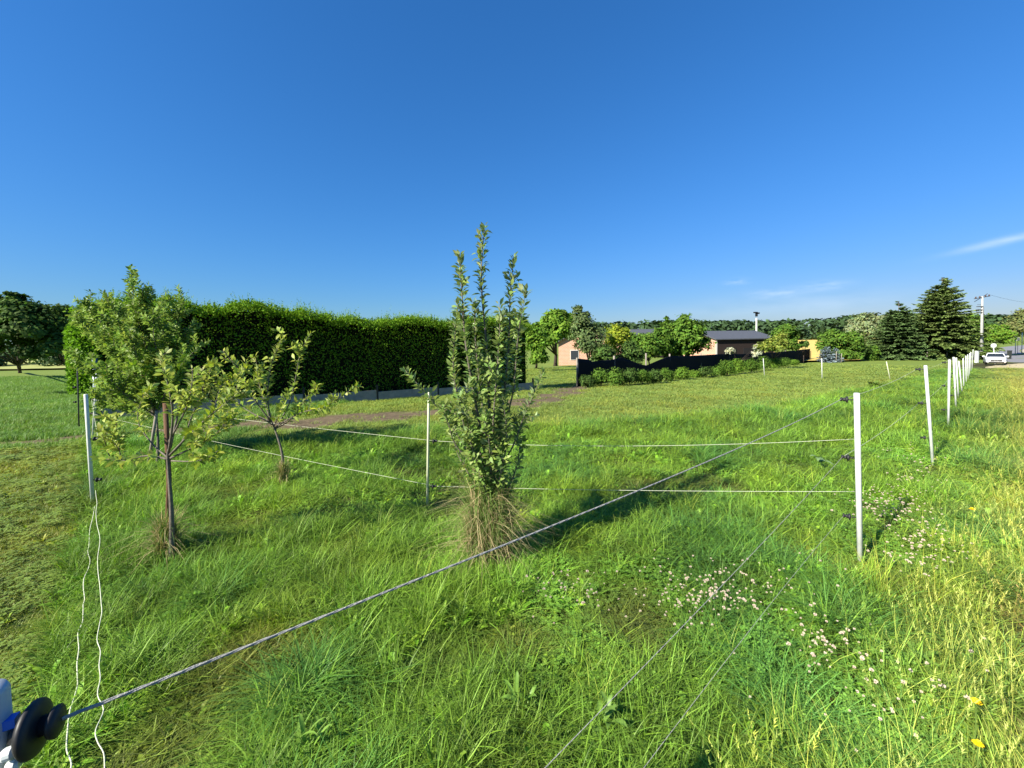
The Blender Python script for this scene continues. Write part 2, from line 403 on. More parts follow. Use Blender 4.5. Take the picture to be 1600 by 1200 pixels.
def broad(V, Fc, Cc, base, ang, L, lift, w, col):
    n0 = len(V); d = np.array([math.cos(ang), math.sin(ang), 0]); sd = np.array([-d[1], d[0], 0]); k = 5
    for i in range(k + 1):
        f = i / k; out = L * f * math.cos(lift); z = L * (math.sin(lift) * f - .35 * f * f * f) + .01
        ww = w * math.sin(math.pi * min(1, .12 + f * .88)) ** .7 if i < k else 0
        for s_ in (-1, 0, 1):
            V.append(base + d * out + sd * s_ * ww / 2 + np.array([0, 0, z + abs(s_) * ww * .18])); Cc.append(np.array(col) * (1.25 if s_ == 0 else .95 + .1 * math.sin(i * 2.1)))
        if i:
            a_ = n0 + 3 * i
            Fc.append((a_ - 3, a_ - 2, a_ + 1, a_)); Fc.append((a_ - 2, a_ - 1, a_ + 2, a_ + 1))
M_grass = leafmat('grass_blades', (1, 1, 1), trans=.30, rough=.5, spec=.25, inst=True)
TUFTS = bpy.data.collections.new('grass_tufts')
def tuft(kind, i):
    V = []; Fc = []; Cc = []; U = random.uniform
    if kind == 'tall':
        for _ in range(26):
            r = .055 * math.sqrt(U(0, 1)); a_ = U(0, 6.28); g_ = U(.55, 1.45)
            blade(V, Fc, Cc, np.array([r * math.cos(a_), r * math.sin(a_), 0]), U(0, 6.28), U(.08, .25), U(.1, .9), random.choice((.003, .004, .006, .0085)), U(0, 1.2), (g_, g_ * U(.93, 1.07), g_ * U(.7, 1.2)))
    elif kind == 'lush':
        for _ in range(20):
            r = .05 * math.sqrt(U(0, 1)); a_ = U(0, 6.28); g_ = U(.6, 1.4)
            blade(V, Fc, Cc, np.array([r * math.cos(a_), r * math.sin(a_), 0]), a_ + U(-1, 1), U(.14, .28), U(.3, 1.0), U(.004, .007), U(.3, 1.2), (g_ * .95, g_, g_ * 1.1), segs=6)
    elif kind == 'dry':
        for _ in range(9):
            r = .05 * math.sqrt(U(0, 1)); a_ = U(0, 6.28); g_ = U(1.2, 2.0)
            blade(V, Fc, Cc, np.array([r * math.cos(a_), r * math.sin(a_), 0]), U(0, 6.28), U(.2, .42), U(.05, .6), U(.002, .0035), U(0, .6), (g_ * 1.5, g_ * 1.05, g_ * 1.3))
        for _ in range(8):
            blade(V, Fc, Cc, np.array([U(-.05, .05), U(-.05, .05), 0]), U(0, 6.28), U(.1, .22), U(.1, .7), .004, U(0, .7), (1, 1, .9))
    elif kind == 'stalk':
        for _ in range(4):
            bb = np.array([U(-.05, .05), U(-.05, .05), 0]); an = U(0, 6.28); h = U(.32, .52); le = U(.05, .35); g_ = U(1.1, 1.6)
            blade(V, Fc, Cc, bb, an, h, le, .0022, .1, (g_ * 1.2, g_, g_))
            top = bb + np.array([math.cos(an), math.sin(an), 0]) * (le * h + .03 * h) + np.array([0, 0, h * .95])
            for j in range(14):
                blade(V, Fc, Cc, top - np.array([0, 0, .006 * j]) - np.array([math.cos(an), math.sin(an), 0]) * .002 * j, U(0, 6.28), U(.012, .022), .7, .004, .2, (g_ * 1.7, g_ * 1.25, g_ * 1.8), segs=2)
        for _ in range(8):
            blade(V, Fc, Cc, np.array([U(-.05, .05), U(-.05, .05), 0]), U(0, 6.28), U(.1, .2), U(.1, .7), .004, U(0, .7), (1, 1, .9))
    elif kind == 'weed':
        k = random.randint(6, 10)
        for j in range(k):
            broad(V, Fc, Cc, np.zeros(3), j * 6.28 / k + U(-.4, .4), U(.09, .19), U(.4, 1.3), U(.018, .042), (U(1.0, 1.3), U(1.05, 1.25), U(.7, 1)))
    elif kind == 'short':
        for _ in range(30):
            r = .06 * math.sqrt(U(0, 1)); a_ = U(0, 6.28); g_ = U(.75, 1.3)
            blade(V, Fc, Cc, np.array([r * math.cos(a_), r * math.sin(a_), 0]), U(0, 6.28), U(.02, .05), U(.2, 1.2), U(.003, .005), U(0, .8), (g_ * U(.9, 1.25), g_, g_ * U(.7, 1.2)), segs=2)
    elif kind == 'clover':
        for _ in range(16):
            r = .07 * math.sqrt(U(0, 1)); a_ = U(0, 6.28); h = U(.025, .07); c0 = np.array([r * math.cos(a_), r * math.sin(a_), h]); g_ = U(.8, 1.2); o_ = U(0, 2)
            for j in range(3):
                an = o_ + j * 2.094; n0 = len(V); d = np.array([math.cos(an), math.sin(an), U(-.1, .3)]); sd = np.array([-d[1], d[0], 0]); L = U(.011, .018)
                V += [c0, c0 + d * L * .6 + sd * L * .5, c0 + d * L, c0 + d * L * .6 - sd * L * .5]; Cc += [np.array([.95, 1.05, 1.1]) * g_] * 4; Fc.append((n0, n0 + 1, n0 + 2, n0 + 3))
    me = np_mesh('grass_tuft_%02d' % i, np.array(V), np.array(Fc), np.array(Cc))
    me.materials.append(M_grass)
    o = bpy.data.objects.new('grass_tuft_%02d' % i, me); TUFTS.objects.link(o)
kinds = ['tall'] * 8 + ['lush'] * 4 + ['dry'] * 3 + ['stalk'] * 3 + ['weed'] * 4 + ['short'] * 4 + ['clover'] * 2
for i, k in enumerate(kinds): tuft(k, i)
KI = {k: np.array([i for i, q_ in enumerate(kinds) if q_ == k]) for k in set(kinds)}
def instancer(name, x, y, z, idx_, rotz, scl, tint, label, cat):
    n = len(x); me = bpy.data.meshes.new(name); me.vertices.add(n)
    me.vertices.foreach_set('co', np.c_[x, y, z].astype(np.float32).ravel())
    A = me.attributes
    q_ = A.new('rot', 'FLOAT_VECTOR', 'POINT'); q_.data.foreach_set('vector', np.c_[rng.normal(0, .08, n), rng.normal(0, .08, n), rotz].astype(np.float32).ravel())
    q_ = A.new('scl', 'FLOAT_VECTOR', 'POINT'); q_.data.foreach_set('vector', scl.astype(np.float32).ravel())
    q_ = A.new('idx', 'INT', 'POINT'); q_.data.foreach_set('value', idx_.astype(np.int32))
    q_ = A.new('tint', 'FLOAT_COLOR', 'POINT'); q_.data.foreach_set('color', np.c_[tint, np.ones(n)].astype(np.float32).ravel())
    o = bpy.data.objects.new(name, me); COL.objects.link(o)
    ng = bpy.data.node_groups.new(name, 'GeometryNodeTree')
    ng.interface.new_socket('Geometry', in_out='INPUT', socket_type='NodeSocketGeometry'); ng.interface.new_socket('Geometry', in_out='OUTPUT', socket_type='NodeSocketGeometry')
    N = ng.nodes.new; L = ng.links.new
    gi = N('NodeGroupInput'); go = N('NodeGroupOutput'); ip = N('GeometryNodeInstanceOnPoints'); ci = N('GeometryNodeCollectionInfo')
    ci.inputs['Collection'].default_value = TUFTS; ci.inputs['Separate Children'].default_value = True; ci.inputs['Reset Children'].default_value = True
    ip.inputs['Pick Instance'].default_value = True
    def na(nm, ty):
        k = N('GeometryNodeInputNamedAttribute'); k.data_type = ty; k.inputs['Name'].default_value = nm; return k.outputs['Attribute']
    m2p = N('GeometryNodeMeshToPoints')
    L(gi.outputs[0], m2p.inputs['Mesh']); L(m2p.outputs[0], ip.inputs['Points'])
    L(ci.outputs[0], ip.inputs['Instance']); L(na('idx', 'INT'), ip.inputs['Instance Index'])
    e2r = N('FunctionNodeEulerToRotation'); L(na('rot', 'FLOAT_VECTOR'), e2r.inputs[0]); L(e2r.outputs[0], ip.inputs['Rotation'])
    L(na('scl', 'FLOAT_VECTOR'), ip.inputs['Scale']); L(ip.outputs[0], go.inputs[0])
    md = o.modifiers.new('scatter', 'NODES'); md.node_group = ng
    me.materials.append(M_grass)
    tag(o, label, cat, kind='stuff'); return o
def sample(dens0, y0, p, ymin, ymax, xw=1.42, margin=2.6):
    ys = np.linspace(ymin, ymax, 4000); den = np.where(ys < y0, dens0, dens0 * (y0 / ys) ** p) * 2 * (xw * ys + margin)
    cdf = np.cumsum(den) * (ys[1] - ys[0]); n = int(cdf[-1]); y = np.interp(rng.random(n) * cdf[-1], cdf, ys)
    x = (rng.random(n) * 2 - 1) * (xw * y + margin); return x, y
TREES = []        # (x, y, r) keep-outs are not needed; grass may grow round the trunks
def tintmap(x, y, base, var=.25):
    n = fnoise(x, y, 1.3, 21); n2 = fnoise(x, y, .45, 33); r = rng.random(len(x))
    t_ = np.array(base)[None] * (1 + var * (n - .5)[:, None] * 2.2) * (1 + var * (r - .5)[:, None])
    yel = np.clip((n2 - .45) * 3, 0, 1)[:, None]
    t_ = t_ * (1 + yel * np.array([.28, .08, -.10]))
    return t_
def far_scale(y, d0=3.5, k=.55): return np.maximum(1, (y / d0) ** k)
# tall grass
x, y = sample(520, 2.2, 1.35, .55, 27)
k = is_tall(x, y); x, y = x[k], y[k]
dd = dirt(x, y); k = rng.random(len(x)) > dd; x, y = x[k], y[k]
vg = is_verge(x, y); rightv = np.clip((x - np.interp(y, fy_, fx_)) / 2.0, 0, 1) * (y > 1.2)
n_l = .45 * fnoise(x, y, 1.6, 41) + .55 * fnoise(x, y, .62, 43) + .02; n_s = fnoise(x, y, .5, 51); r = rng.random(len(x))
kind = np.full(len(x), 'tall', dtype='<U8')
kind[(n_l > .62) & (r < .45)] = 'lush'
kind[(r > .93) & (r <= .965)] = 'dry'
kind[(r < .28 * rightv)] = 'dry'; kind[(r > .36) & (r < .36 + .18 * rightv)] = 'stalk'
kind[(r > .965) & (r <= .975)] = 'stalk'
kind[(r > .94) & (y < 7)] = 'weed'
wz = (fnoise(x, y, .9, 77) > .56) & (r > .72) & (y < 6); kind[wz] = 'weed'
cz = (fnoise(x, y, .8, 88) > .58) & (r > .5) & (r < .75); kind[cz] = 'clover'
cpm = np.zeros(len(x))
for (cx_, cy_, rx, ry) in ((1115, 945, 140, 60), (890, 935, 70, 50), (1290, 1030, 90, 60), (1390, 785, 80, 30), (1440, 860, 80, 60), (1430, 700, 70, 25)):
    c0 = gp(cx_, cy_ + 25); xa = abs(gp(cx_ + rx, cy_ + 25).x - c0.x); ya = abs(gp(cx_, cy_ + 25 + ry).y - c0.y) + .25
    cpm = np.maximum(cpm, np.clip(1.6 - np.hypot((x - c0.x) / xa, (y - c0.y) / ya), 0, 1))
cl_ = rng.random(len(x)) < cpm * .5; kind[cl_] = 'clover'
idx_ = np.zeros(len(x), int)
for kk in KI:
    s_ = kind == kk; idx_[s_] = rng.choice(KI[kk], s_.sum())
tint = tintmap(x, y, (.172, .312, .038), .42); tint *= (.72 + .56 * fnoise(x, y, .30, 97))[:, None]
tint[kind == 'lush'] *= np.array([.72, .84, 1.0])
blue = np.clip((n_l - .55) * 5, 0, 1)[:, None]; tint *= 1 + blue * np.array([-.16, -.08, .10])
brown = np.clip((fnoise(x, y, .7, 61) - .58) * 5, 0, 1)[:, None] * (y < 5)[:, None]; tint *= 1 + brown * np.array([-.15, -.42, -.05])
tint *= 1 + rightv[:, None] * np.array([.42, .02, .6])
hh = .62 + .85 * (n_s - .3) + .25 * (n_l - .5) + .75 * (fnoise(x, y, .24, 93) - .45)
hh *= np.where(vg & (rightv > .05), 1.05, 1)
hh *= np.where((fnoise(x, y, .7, 61) > .62) & (y < 5), .55, 1)
fs = far_scale(y)
hs_ = np.clip(hh, .30, 1.5) * (1 - .35 * np.clip((y - 8) / 15, 0, 1))
hs_ *= 1 - .30 * cpm
vd = np.clip((x - 12) / 8, 0, 1) * vg
hs_ *= 1 - .55 * vd
# lighter growth along the slack cords
scl = np.c_[fs * .95, fs * .95, hs_ * np.minimum(1.15, np.maximum(1, fs * .8))]
scl[kind == 'clover', 2] *= 1.9
kp = (road_dist(x, y) > 3.7) & ~in_layby(x, y)
x, y, idx_, scl, tint = x[kp], y[kp], idx_[kp], scl[kp], tint[kp]
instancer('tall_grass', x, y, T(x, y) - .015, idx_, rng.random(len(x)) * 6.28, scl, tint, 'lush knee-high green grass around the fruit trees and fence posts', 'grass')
# short grass, mown strip and field
x, y = sample(420, 2.5, 1.25, .8, 42)
k = ~is_tall(x, y); x, y = x[k], y[k]
dd = dirt(x, y); k = rng.random(len(x)) > dd * .96; x, y = x[k], y[k]
lf = is_left(x, y) & (y < bound_y(x)); r = rng.random(len(x))
kind = np.full(len(x), 'short', dtype='<U8'); kind[lf & (r < .22)] = 'clover'; kind[lf & (r > .97)] = 'weed'
idx_ = np.zeros(len(x), int)
for kk in KI:
    s_ = kind == kk; idx_[s_] = rng.choice(KI[kk], s_.sum())
tint = tintmap(x, y, (.215, .310, .068), .20)
tint[lf] *= np.array([.98, .90, .72])
farleft = (x < -5) & ~lf
tint[farleft] *= np.array([.72, .95, .9])
fs = far_scale(y, 3.0, .75)
scl = np.c_[fs, fs, np.where(lf, .9, .8) * np.where(farleft, 1.9, 1) * fs ** .7 * (.7 + .6 * fnoise(x, y, .6, 5))]
scl[kind == 'weed'] = np.array([.6, .6, .5])
kp = (road_dist(x, y) > 3.7) & ~in_layby(x, y)
x, y, idx_, scl, tint = x[kp], y[kp], idx_[kp], scl[kp], tint[kp]
instancer('mown_grass', x, y, T(x, y) - .01, idx_, rng.random(len(x)) * 6.28, scl, tint, 'short cropped pale green grass of the open field and mown strip', 'grass')

# ------------------------------------------------------------ electric fence: posts, insulators, cords
def insulator(parent, p, ang, s=1.0):
    """black ring insulator screwed into a post at p, pointing along ang"""
    d = Vector((math.cos(ang), math.sin(ang), 0)); b = MB()
    b.tube([p, p + d * .035 * s], .004 * s, 6)
    M = d.to_track_quat('Z', 'Y').to_matrix()
    b.lathe(p + d * .035 * s, [(.008 * s, -.004 * s), (.022 * s, 0), (.024 * s, .006 * s), (.014 * s, .012 * s), (.009 * s, .03 * s), (.016 * s, .034 * s), (.014 * s, .042 * s)], 12, M)
    b.build('insulator', M_black, parent, True)
    return p + d * .07 * s
def fence_post(top, base, r, mt, label, group, ins=(), name='fence_post', ang=2.4, cat='fence post', sink=.15, near=False):
    ax = (top - base).normalized()
    e = empty(name, base, label, cat, group)
    b = MB(); b.tube([base - ax * sink, top - ax * .004, top], [r, r, r * .85], 14); b.build('shaft', mt, e, True)
    out = []
    for z in ins:
        p = base + ax * (z / ax.z); out.append(insulator(e, p + Vector((math.cos(ang), math.sin(ang), 0)) * r * .8, ang, 1.0))
    return e, out
PG = 'white posts of the electric fence along the verge'
labels = ['white fence post nearest the camera on the right, three cords meeting at it',
          'second nearest white plastic post in the row on the right, leaning left at its top',
          'third nearest white fence post in the right-hand row, standing almost upright',
          'fourth white fence post of the right-hand row, tallest looking of the far cluster',
          'fifth white fence post in the right-hand row, just behind the tall fourth one',
          'sixth white fence post in the row, tilting clearly left at its top',
          'seventh white fence post in the row on the right, counted from the camera',
          'eighth white fence post in the receding row beside the verge',
          'ninth white fence post in the receding row beside the verge',
          'tenth white fence post in the row, third from its far end',
          'eleventh white fence post in the row, last but one before the parked car',
          'farthest white fence post of the row, closest to the parked white car']
tops = []; P1 = None; row = []
for i, ((tx, ty), (bx, by)) in enumerate(posts_px):
    base = gp(bx, by); base.z = Tf(base.x, base.y); top = P(tx, ty, base.y)
    ins = [] if i > 4 else [top.z - base.z - .05, (top.z - base.z) * .62, (top.z - base.z) * .27]
    e, o_ = fence_post(top, base, .0165 if i else .0175, M_white, labels[i], PG, ins, ang=2.5)
    row.append((top, base, o_))
    if i == 0: P1 = (top, base, o_)
def cord(name, pts, r, mt, label, cat, sag=0, n=24, group=None, wob=0, sides=6):
    out = []
    for i in range(len(pts) - 1):
        a_, b_ = Vector(pts[i]), Vector(pts[i + 1]); k = max(2, int(n))
        for j in range(k + (i == len(pts) - 2)):
            f = j / k; p = a_.lerp(b_, f); p.z -= 4 * sag * f * (1 - f)
            if wob: p += Vector((random.gauss(0, wob), random.gauss(0, wob), abs(random.gauss(0, wob * .6))))
            out.append(p)
    b = MB(); b.tube(out, r, sides); o = b.build(name, mt, None, True); tag(o, label, cat, group); return o
# near corner post at the lower left
nb = Vector((NEAR.x, NEAR.y, 0)); ntop = P(-14, 1080, NEAR.y)
nb.x = ntop.x - .010; ntop.x -= .010
e = empty('corner_post', nb, 'pale shade-grey plastic post cropped by the lower left corner, nearest the camera', 'fence post')
b = MB(); b.tube([nb - Vector((0, 0, .1)), ntop - Vector((0, 0, .006)), ntop], [.0205, .0205, .018], 24); b.build('shaft', M_shaded_post, e, True)
ends = []
for j, zz in enumerate((P(55, 1132, .47).z, .45, .06)):
    zi = MB(); c0 = Vector((nb.x + .018, nb.y + .004, zz)); d = Vector((.82, .35, .05)).normalized()
    Mi = d.to_track_quat('Z', 'Y').to_matrix()
    base_o = None
    # ring body: large flat disc, hub, cord channel
    zi.lathe(c0 + d * .020, [(.006, -.002), (.027, -.001), (.031, .003), (.030, .007), (.022, .010), (.010, .012)], 28, Mi)
    zi.lathe(c0 + d * .004, [(.006, 0), (.012, .003), (.012, .012), (.008, .018)], 16, Mi)
    zi.lathe(c0 + d * .030, [(.012, 0), (.010, .008), (.017, .011), (.018, .015), (.006, .018)], 20, Mi)
    ob = zi.build('insulator', M_black, e, True)
    k2 = MB(); k2.box(c0 + Vector((.004, .003, .017)), (.010, .012, .011), .5); k2.build('clip', M_blue, ob)
    k3 = MB(); k3.lathe(c0 + Vector((.010, -.012, -.010)), [(.006, 0), (.0075, .003), (.0075, .009), (.004, .012)], 14, Mi); k3.build('nut', M_nut, ob)
    k3 = MB(); k3.lathe(c0 + Vector((.012, -.010, -.026)), [(.0055, 0), (.007, .003), (.007, .008), (.004, .011)], 14, Mi); k3.build('nut', M_nut, ob)
    ends.append(c0 + d * .036)
i1 = P1[2]
# thick twisted cord
A_ = ends[0]; B_ = i1[0]
def twisted(name, A, B, r, label, sag):
    b = MB(); L = (B - A).length; k = int(L / .012); d = (B - A).normalized(); u = d.cross(Vector((0, 0, 1))).normalized(); v = u.cross(d)
    for s_ in range(3):
        pts = []
        for j in range(k + 1):
            f = j / k; p = A.lerp(B, f); p.z -= 4 * sag * f * (1 - f); th = 2 * math.pi * (j / 7.0 + s_ / 3)
            pts.append(p + (u * math.cos(th) + v * math.sin(th)) * r * .55)
        b.tube(pts, r * .60, 5)
    o = b.build(name, M_rope, None, True); tag(o, label, 'cord'); return o
twisted('rope', A_, B_, .0022, 'thick grey twisted rope from the black insulator, highest of the three', .03)
twisted('rope', ends[1], i1[1], .0011, 'thin grey rope to the near white post, middle one of the three', .02)
twisted('rope', ends[2], i1[2], .0009, 'thin grey rope close above the grass, lowest of the three', -.05)
# cream post behind the centre tree
mb_ = gp(667.5, 797); mt_ = P(670, 613, mb_.y)
ce, co_ = fence_post(mt_, mb_, .0115, M_cream, 'slim cream rod post left of the tall central apple tree', None, (P(675, 690, mb_.y).z - mb_.z, P(675, 761, mb_.y).z - mb_.z), ang=.3)
# left posts
lt = P(134, 616, LP.y)
le_, lo_ = fence_post(lt, LP, .0165, M_white, 'white plastic post at the left beside the staked apple tree, leaning left', None, (P(148, 686, LP.y).z - LP.z, P(150, 750, LP.y).z - LP.z, ), ang=.2)
mt2 = P(152, 577, MP.y)
me_, mo_ = fence_post(mt2, MP, .0165, M_white, 'white plastic post behind the left one, leaning right at its top before the hedge corner', None, (P(143, 624, MP.y).z - MP.z, .45), ang=3.0)
bp_ = gp(123.5, 670); bt_ = P(121, 575, bp_.y)
fence_post(bt_, bp_, .012, mat('dark_rod', (.05, .05, .055), .5, .3), 'thin dark rod post left of the hedge with two small insulators', None, (P(121, 605, bp_.y).z - bp_.z, P(121, 628, bp_.y).z - bp_.z), ang=3.3)
cp_ = gp(151, 662); ct_ = P(148, 560, cp_.y)
b = MB(); b.tube([cp_ - Vector((0, 0, .2)), ct_], .05, 12); o = b.build('steel_post', mat('galvanised_steel', (.20, .24, .27), .45, .5, 8, metal=.6), None, True); tag(o, 'round dark grey steel end post at the left corner of the hedge fence', 'post')
WG = 'thin wires of the back electric fence'
def wire(a_, b_, sag, label): return cord('wire', [a_, b_], .0016, M_twine, label, 'wire', sag, group=None)
q1 = P(1336, 686, P1[1].y + .02); q2 = P(1336, 768, P1[1].y + .02)
wire(q1, co_[0], .05, 'upper pale wire between the near white post and the slim cream rod')
wire(q2, co_[1], .015, 'lower pale wire between the near white post and the slim cream rod')
wire(co_[0], mo_[0], .03, 'upper pale wire from the slim cream rod back to the leaning post by the hedge')
wire(co_[1], mo_[1], .03, 'lower pale wire from the slim cream rod back to the leaning post by the hedge')
wire(lo_[0], mo_[0], .02, 'short pale wire joining the two leaning white posts at the left')
for i in range(4):
    for j, nm in ((0, 'upper'), (1, 'middle')):
        if len(row[i + 1][2]) > j:
            cord('wire', [row[i][2][j], row[i + 1][2][j]], .0014, M_twine, '%s faint wire between the %s and %s white posts of the right-hand row' % (nm, ['first', 'second', 'third', 'fourth'][i], ['second', 'third', 'fourth', 'fifth'][i]), 'wire', .03)
def smooth_line(pts, n=4):
    out = []
    m_ = (len(pts) - 1) * n
    for i in range(m_ + 1): out.append(Vector(bez([tuple(p) for p in pts], i / m_)))
    return out
# slack cords lying along the mown edge
def slack(pxs, label, r, h):
    pts = []
    for (px, py) in pxs:
        d = ray(px, py); pts.append(CAM + d * ((1.6 - h) / -d.z))
    rr = []
    for i in range(len(pts) - 1):
        for j in range(3): rr.append(pts[i].lerp(pts[i + 1], j / 3) + Vector((random.gauss(0, .006), random.gauss(0, .006), random.gauss(0, .003))))
    b = MB(); b.tube(smooth_line(rr + [pts[-1]], 4), r, 6); o = b.build('slack_cord', M_twine, None, True); tag(o, label, 'cord')
slack([(146, 792), (140, 850), (136, 890), (132, 935), (129, 960), (122, 1000), (118, 1060), (109, 1115), (106, 1200), (98, 1320)], 'slack kinked white cord on the edge of the mown strip, left one of two', .0024, .07)
slack([(152, 765), (150, 800), (154, 870), (158, 940), (155, 1000), (157, 1060), (157, 1140), (160, 1200), (166, 1330)], 'slack kinked white cord in the grass, right one of two below the left post', .0019, .16)

# ------------------------------------------------------------ fruit trees
M_apple = leafmat('apple_leaves', (.155, .24, .055), (.28, .36, .17), trans=.24, rough=.5, spec=.3)
M_apple_y = leafmat('apple_leaves_yellow_green', (.26, .33, .045), (.34, .41, .14), trans=.3, rough=.5, spec=.3)
M_twig = mat('apple_bark', (.17, .15, .12), .85, .15, 30, .4, color2=(.09, .08, .065))
def leaf_shoot(pts, dens, size, r_, L):
    """append leaves round a polyline; L collects pos, axis, nor, size"""
    pts = [np.array(p) for p in pts]
    seg = [np.linalg.norm(pts[i + 1] - pts[i]) for i in range(len(pts) - 1)]; tot = sum(seg); n = max(4, int(tot * dens)); cum = np.r_[0, np.cumsum(seg)]
    for j in range(n):
        s_ = tot * (j + r_.random()) / n; i = min(int(np.searchsorted(cum, s_) - 1), len(seg) - 1); i = max(i, 0)
        f = (s_ - cum[i]) / seg[i]; p = pts[i] * (1 - f) + pts[i + 1] * f; d = nrm(pts[i + 1] - pts[i])
        th = j * 2.4 + r_.normal(0, .5); a_ = nrm(np.cross(d, [.3, .5, .8])); b_ = np.cross(d, a_)
        o = a_ * math.cos(th) + b_ * math.sin(th); up = r_.uniform(.25, 1.1) if s_ < tot * .93 else r_.uniform(.8, 2.2)
        ax = nrm(o + d * up + np.array([0, 0, r_.normal(0, .3)]))
        no = nrm(d * 1.0 - o * .35 + r_.normal(0, .35, 3))
        L.append((p + o * .008, ax, no, size * r_.uniform(.6, 1.2) * (.75 if s_ > tot * .96 else 1)))
def fruit_tree(name, base, stems, label, leafm, size=.055, dens=60, twig=(5, .10, .28), cat='tree', seed=1, twigleaf=60, start=.12, droop=0.0):
    """stems: list of (points, r0, leafstart, twigs_per_m)"""
    r_ = np.random.default_rng(seed); e = empty(name, base, label, cat); wood = MB(); L = []
    for (pts, r0, ls, tpm) in stems:
        line = smooth_line(pts); n = len(line); rr = [max(.0022, r0 * (1 - .85 * i / (n - 1))) for i in range(n)]
        wood.tube(line, rr, 7)
        k0 = int(n * ls); sub = [np.array(p) for p in line[k0:]]
        if len(sub) > 1 and dens > 0: leaf_shoot(sub, dens, size, r_, L)
        tl = sum((line[i + 1] - line[i]).length for i in range(k0, n - 1))
        for _ in range(int(tl * tpm)):
            i = r_.integers(k0, n - 1); p = line[i].lerp(line[i + 1], r_.random()); d = (line[i + 1] - line[i]).normalized()
            o = Vector(unit(1, r_)[0]); o = (o - d * o.dot(d)).normalized(); ln = r_.uniform(twig[1], twig[2]) * (1 - .5 * i / n)
            dd_ = (o + d * r_.uniform(.3, 1.3) + Vector((0, 0, r_.uniform(.1, .7) - droop))).normalized()
            q_ = [p, p + dd_ * ln * .5 + Vector((0, 0, .01)), p + dd_ * ln + Vector((0, 0, .05 * ln))]
            wood.tube(q_, [.003, .0022, .0012], 5); leaf_shoot([np.array(v) for v in q_], twigleaf, size, r_, L)
    wood.build('trunk', M_twig, e, True)
    pos = np.array([l[0] for l in L]); ax = np.array([l[1] for l in L]); no = np.array([l[2] for l in L]); sz = np.array([l[3] for l in L])
    g_ = r_.uniform(.72, 1.25, len(L))[:, None]; col = g_ * np.array([1, 1, 1])[None] * np.c_[r_.uniform(.88, 1.2, len(L)), np.ones(len(L)), r_.uniform(.8, 1.15, len(L))]
    link('crown', scatter('crown', LEAF_V, LEAF_F, pos, ax, no, sz, col), e, leafm)
    return e
cb = gp(768, 884); D = cb.y
def S_(lst, d=D): return [P(px, py, d + (t_[0] if t_ else 0)) for (px, py, *t_) in lst]
up = S_([(768, 884), (766, 800), (768, 720)])
stems = [
    (up, .028, .97, 0),
    (S_([(768, 730), (765, 640), (760, 540, .02), (752, 440), (757, 352, .02)]), .014, .08, 9),
    (S_([(764, 740), (745, 640, -.06), (728, 540, -.08), (722, 460, -.08), (718, 396, -.08)]), .012, .12, 9),
    (S_([(772, 730), (785, 640, .08), (795, 540, .12), (797, 460, .12), (803, 400, .14)]), .011, .10, 9),
    (S_([(772, 720), (800, 620, -.05), (808, 540, -.1), (815, 490, -.12), (822, 455, -.1)]), .008, .25, 8),
    (S_([(766, 720), (752, 620, .1), (742, 520, .15), (745, 470, .15)]), .010, .1, 11),
    (S_([(768, 720), (772, 640, -.1), (778, 560, -.12), (782, 490, -.1)]), .010, .1, 11),
    (S_([(764, 730), (735, 680, .06), (715, 620, .1), (708, 560, .1), (716, 480, .1)]), .009, .12, 10),
    (S_([(770, 725), (788, 680, .1), (775, 600, .12), (765, 560, .1)]), .009, .1, 13),
    (S_([(762, 735), (740, 700, -.1), (722, 650, -.14), (735, 590, -.14)]), .008, .1, 12),
    (S_([(764, 745), (722, 690, .02), (690, 645, .03), (655, 603, .05), (632, 577, .05)]), .007, .35, 3),
    (S_([(762, 740), (715, 700, -.05), (700, 660, -.08), (690, 640, -.1)]), .006, .4, 12),
    (S_([(772, 745), (800, 700, -.05), (815, 660, -.06), (832, 620, -.06), (850, 578, -.08)]), .007, .3, 5),
]
stems += [(S_([(766, 800), (735, 745, .05), (712, 700, .1), (705, 640, .12)]), .007, .2, 16), (S_([(770, 800), (800, 750, .05), (812, 700, .1), (805, 650, .1)]), .007, .2, 12),
          (S_([(767, 790), (750, 740, -.1), (735, 690, -.15), (728, 640, -.15)]), .007, .15, 16), (S_([(770, 780), (785, 730, -.1), (792, 680, -.12), (785, 620, -.1)]), .007, .15, 14), (S_([(768, 770), (765, 700, -.15), (758, 640, -.18)]), .006, .1, 16)]
fruit_tree('apple_tree', cb, stems, 'tall upright apple tree in the centre with many vertical leafy shoots', M_apple, size=.056, dens=195, twig=(5, .05, .16), seed=3, twigleaf=115)
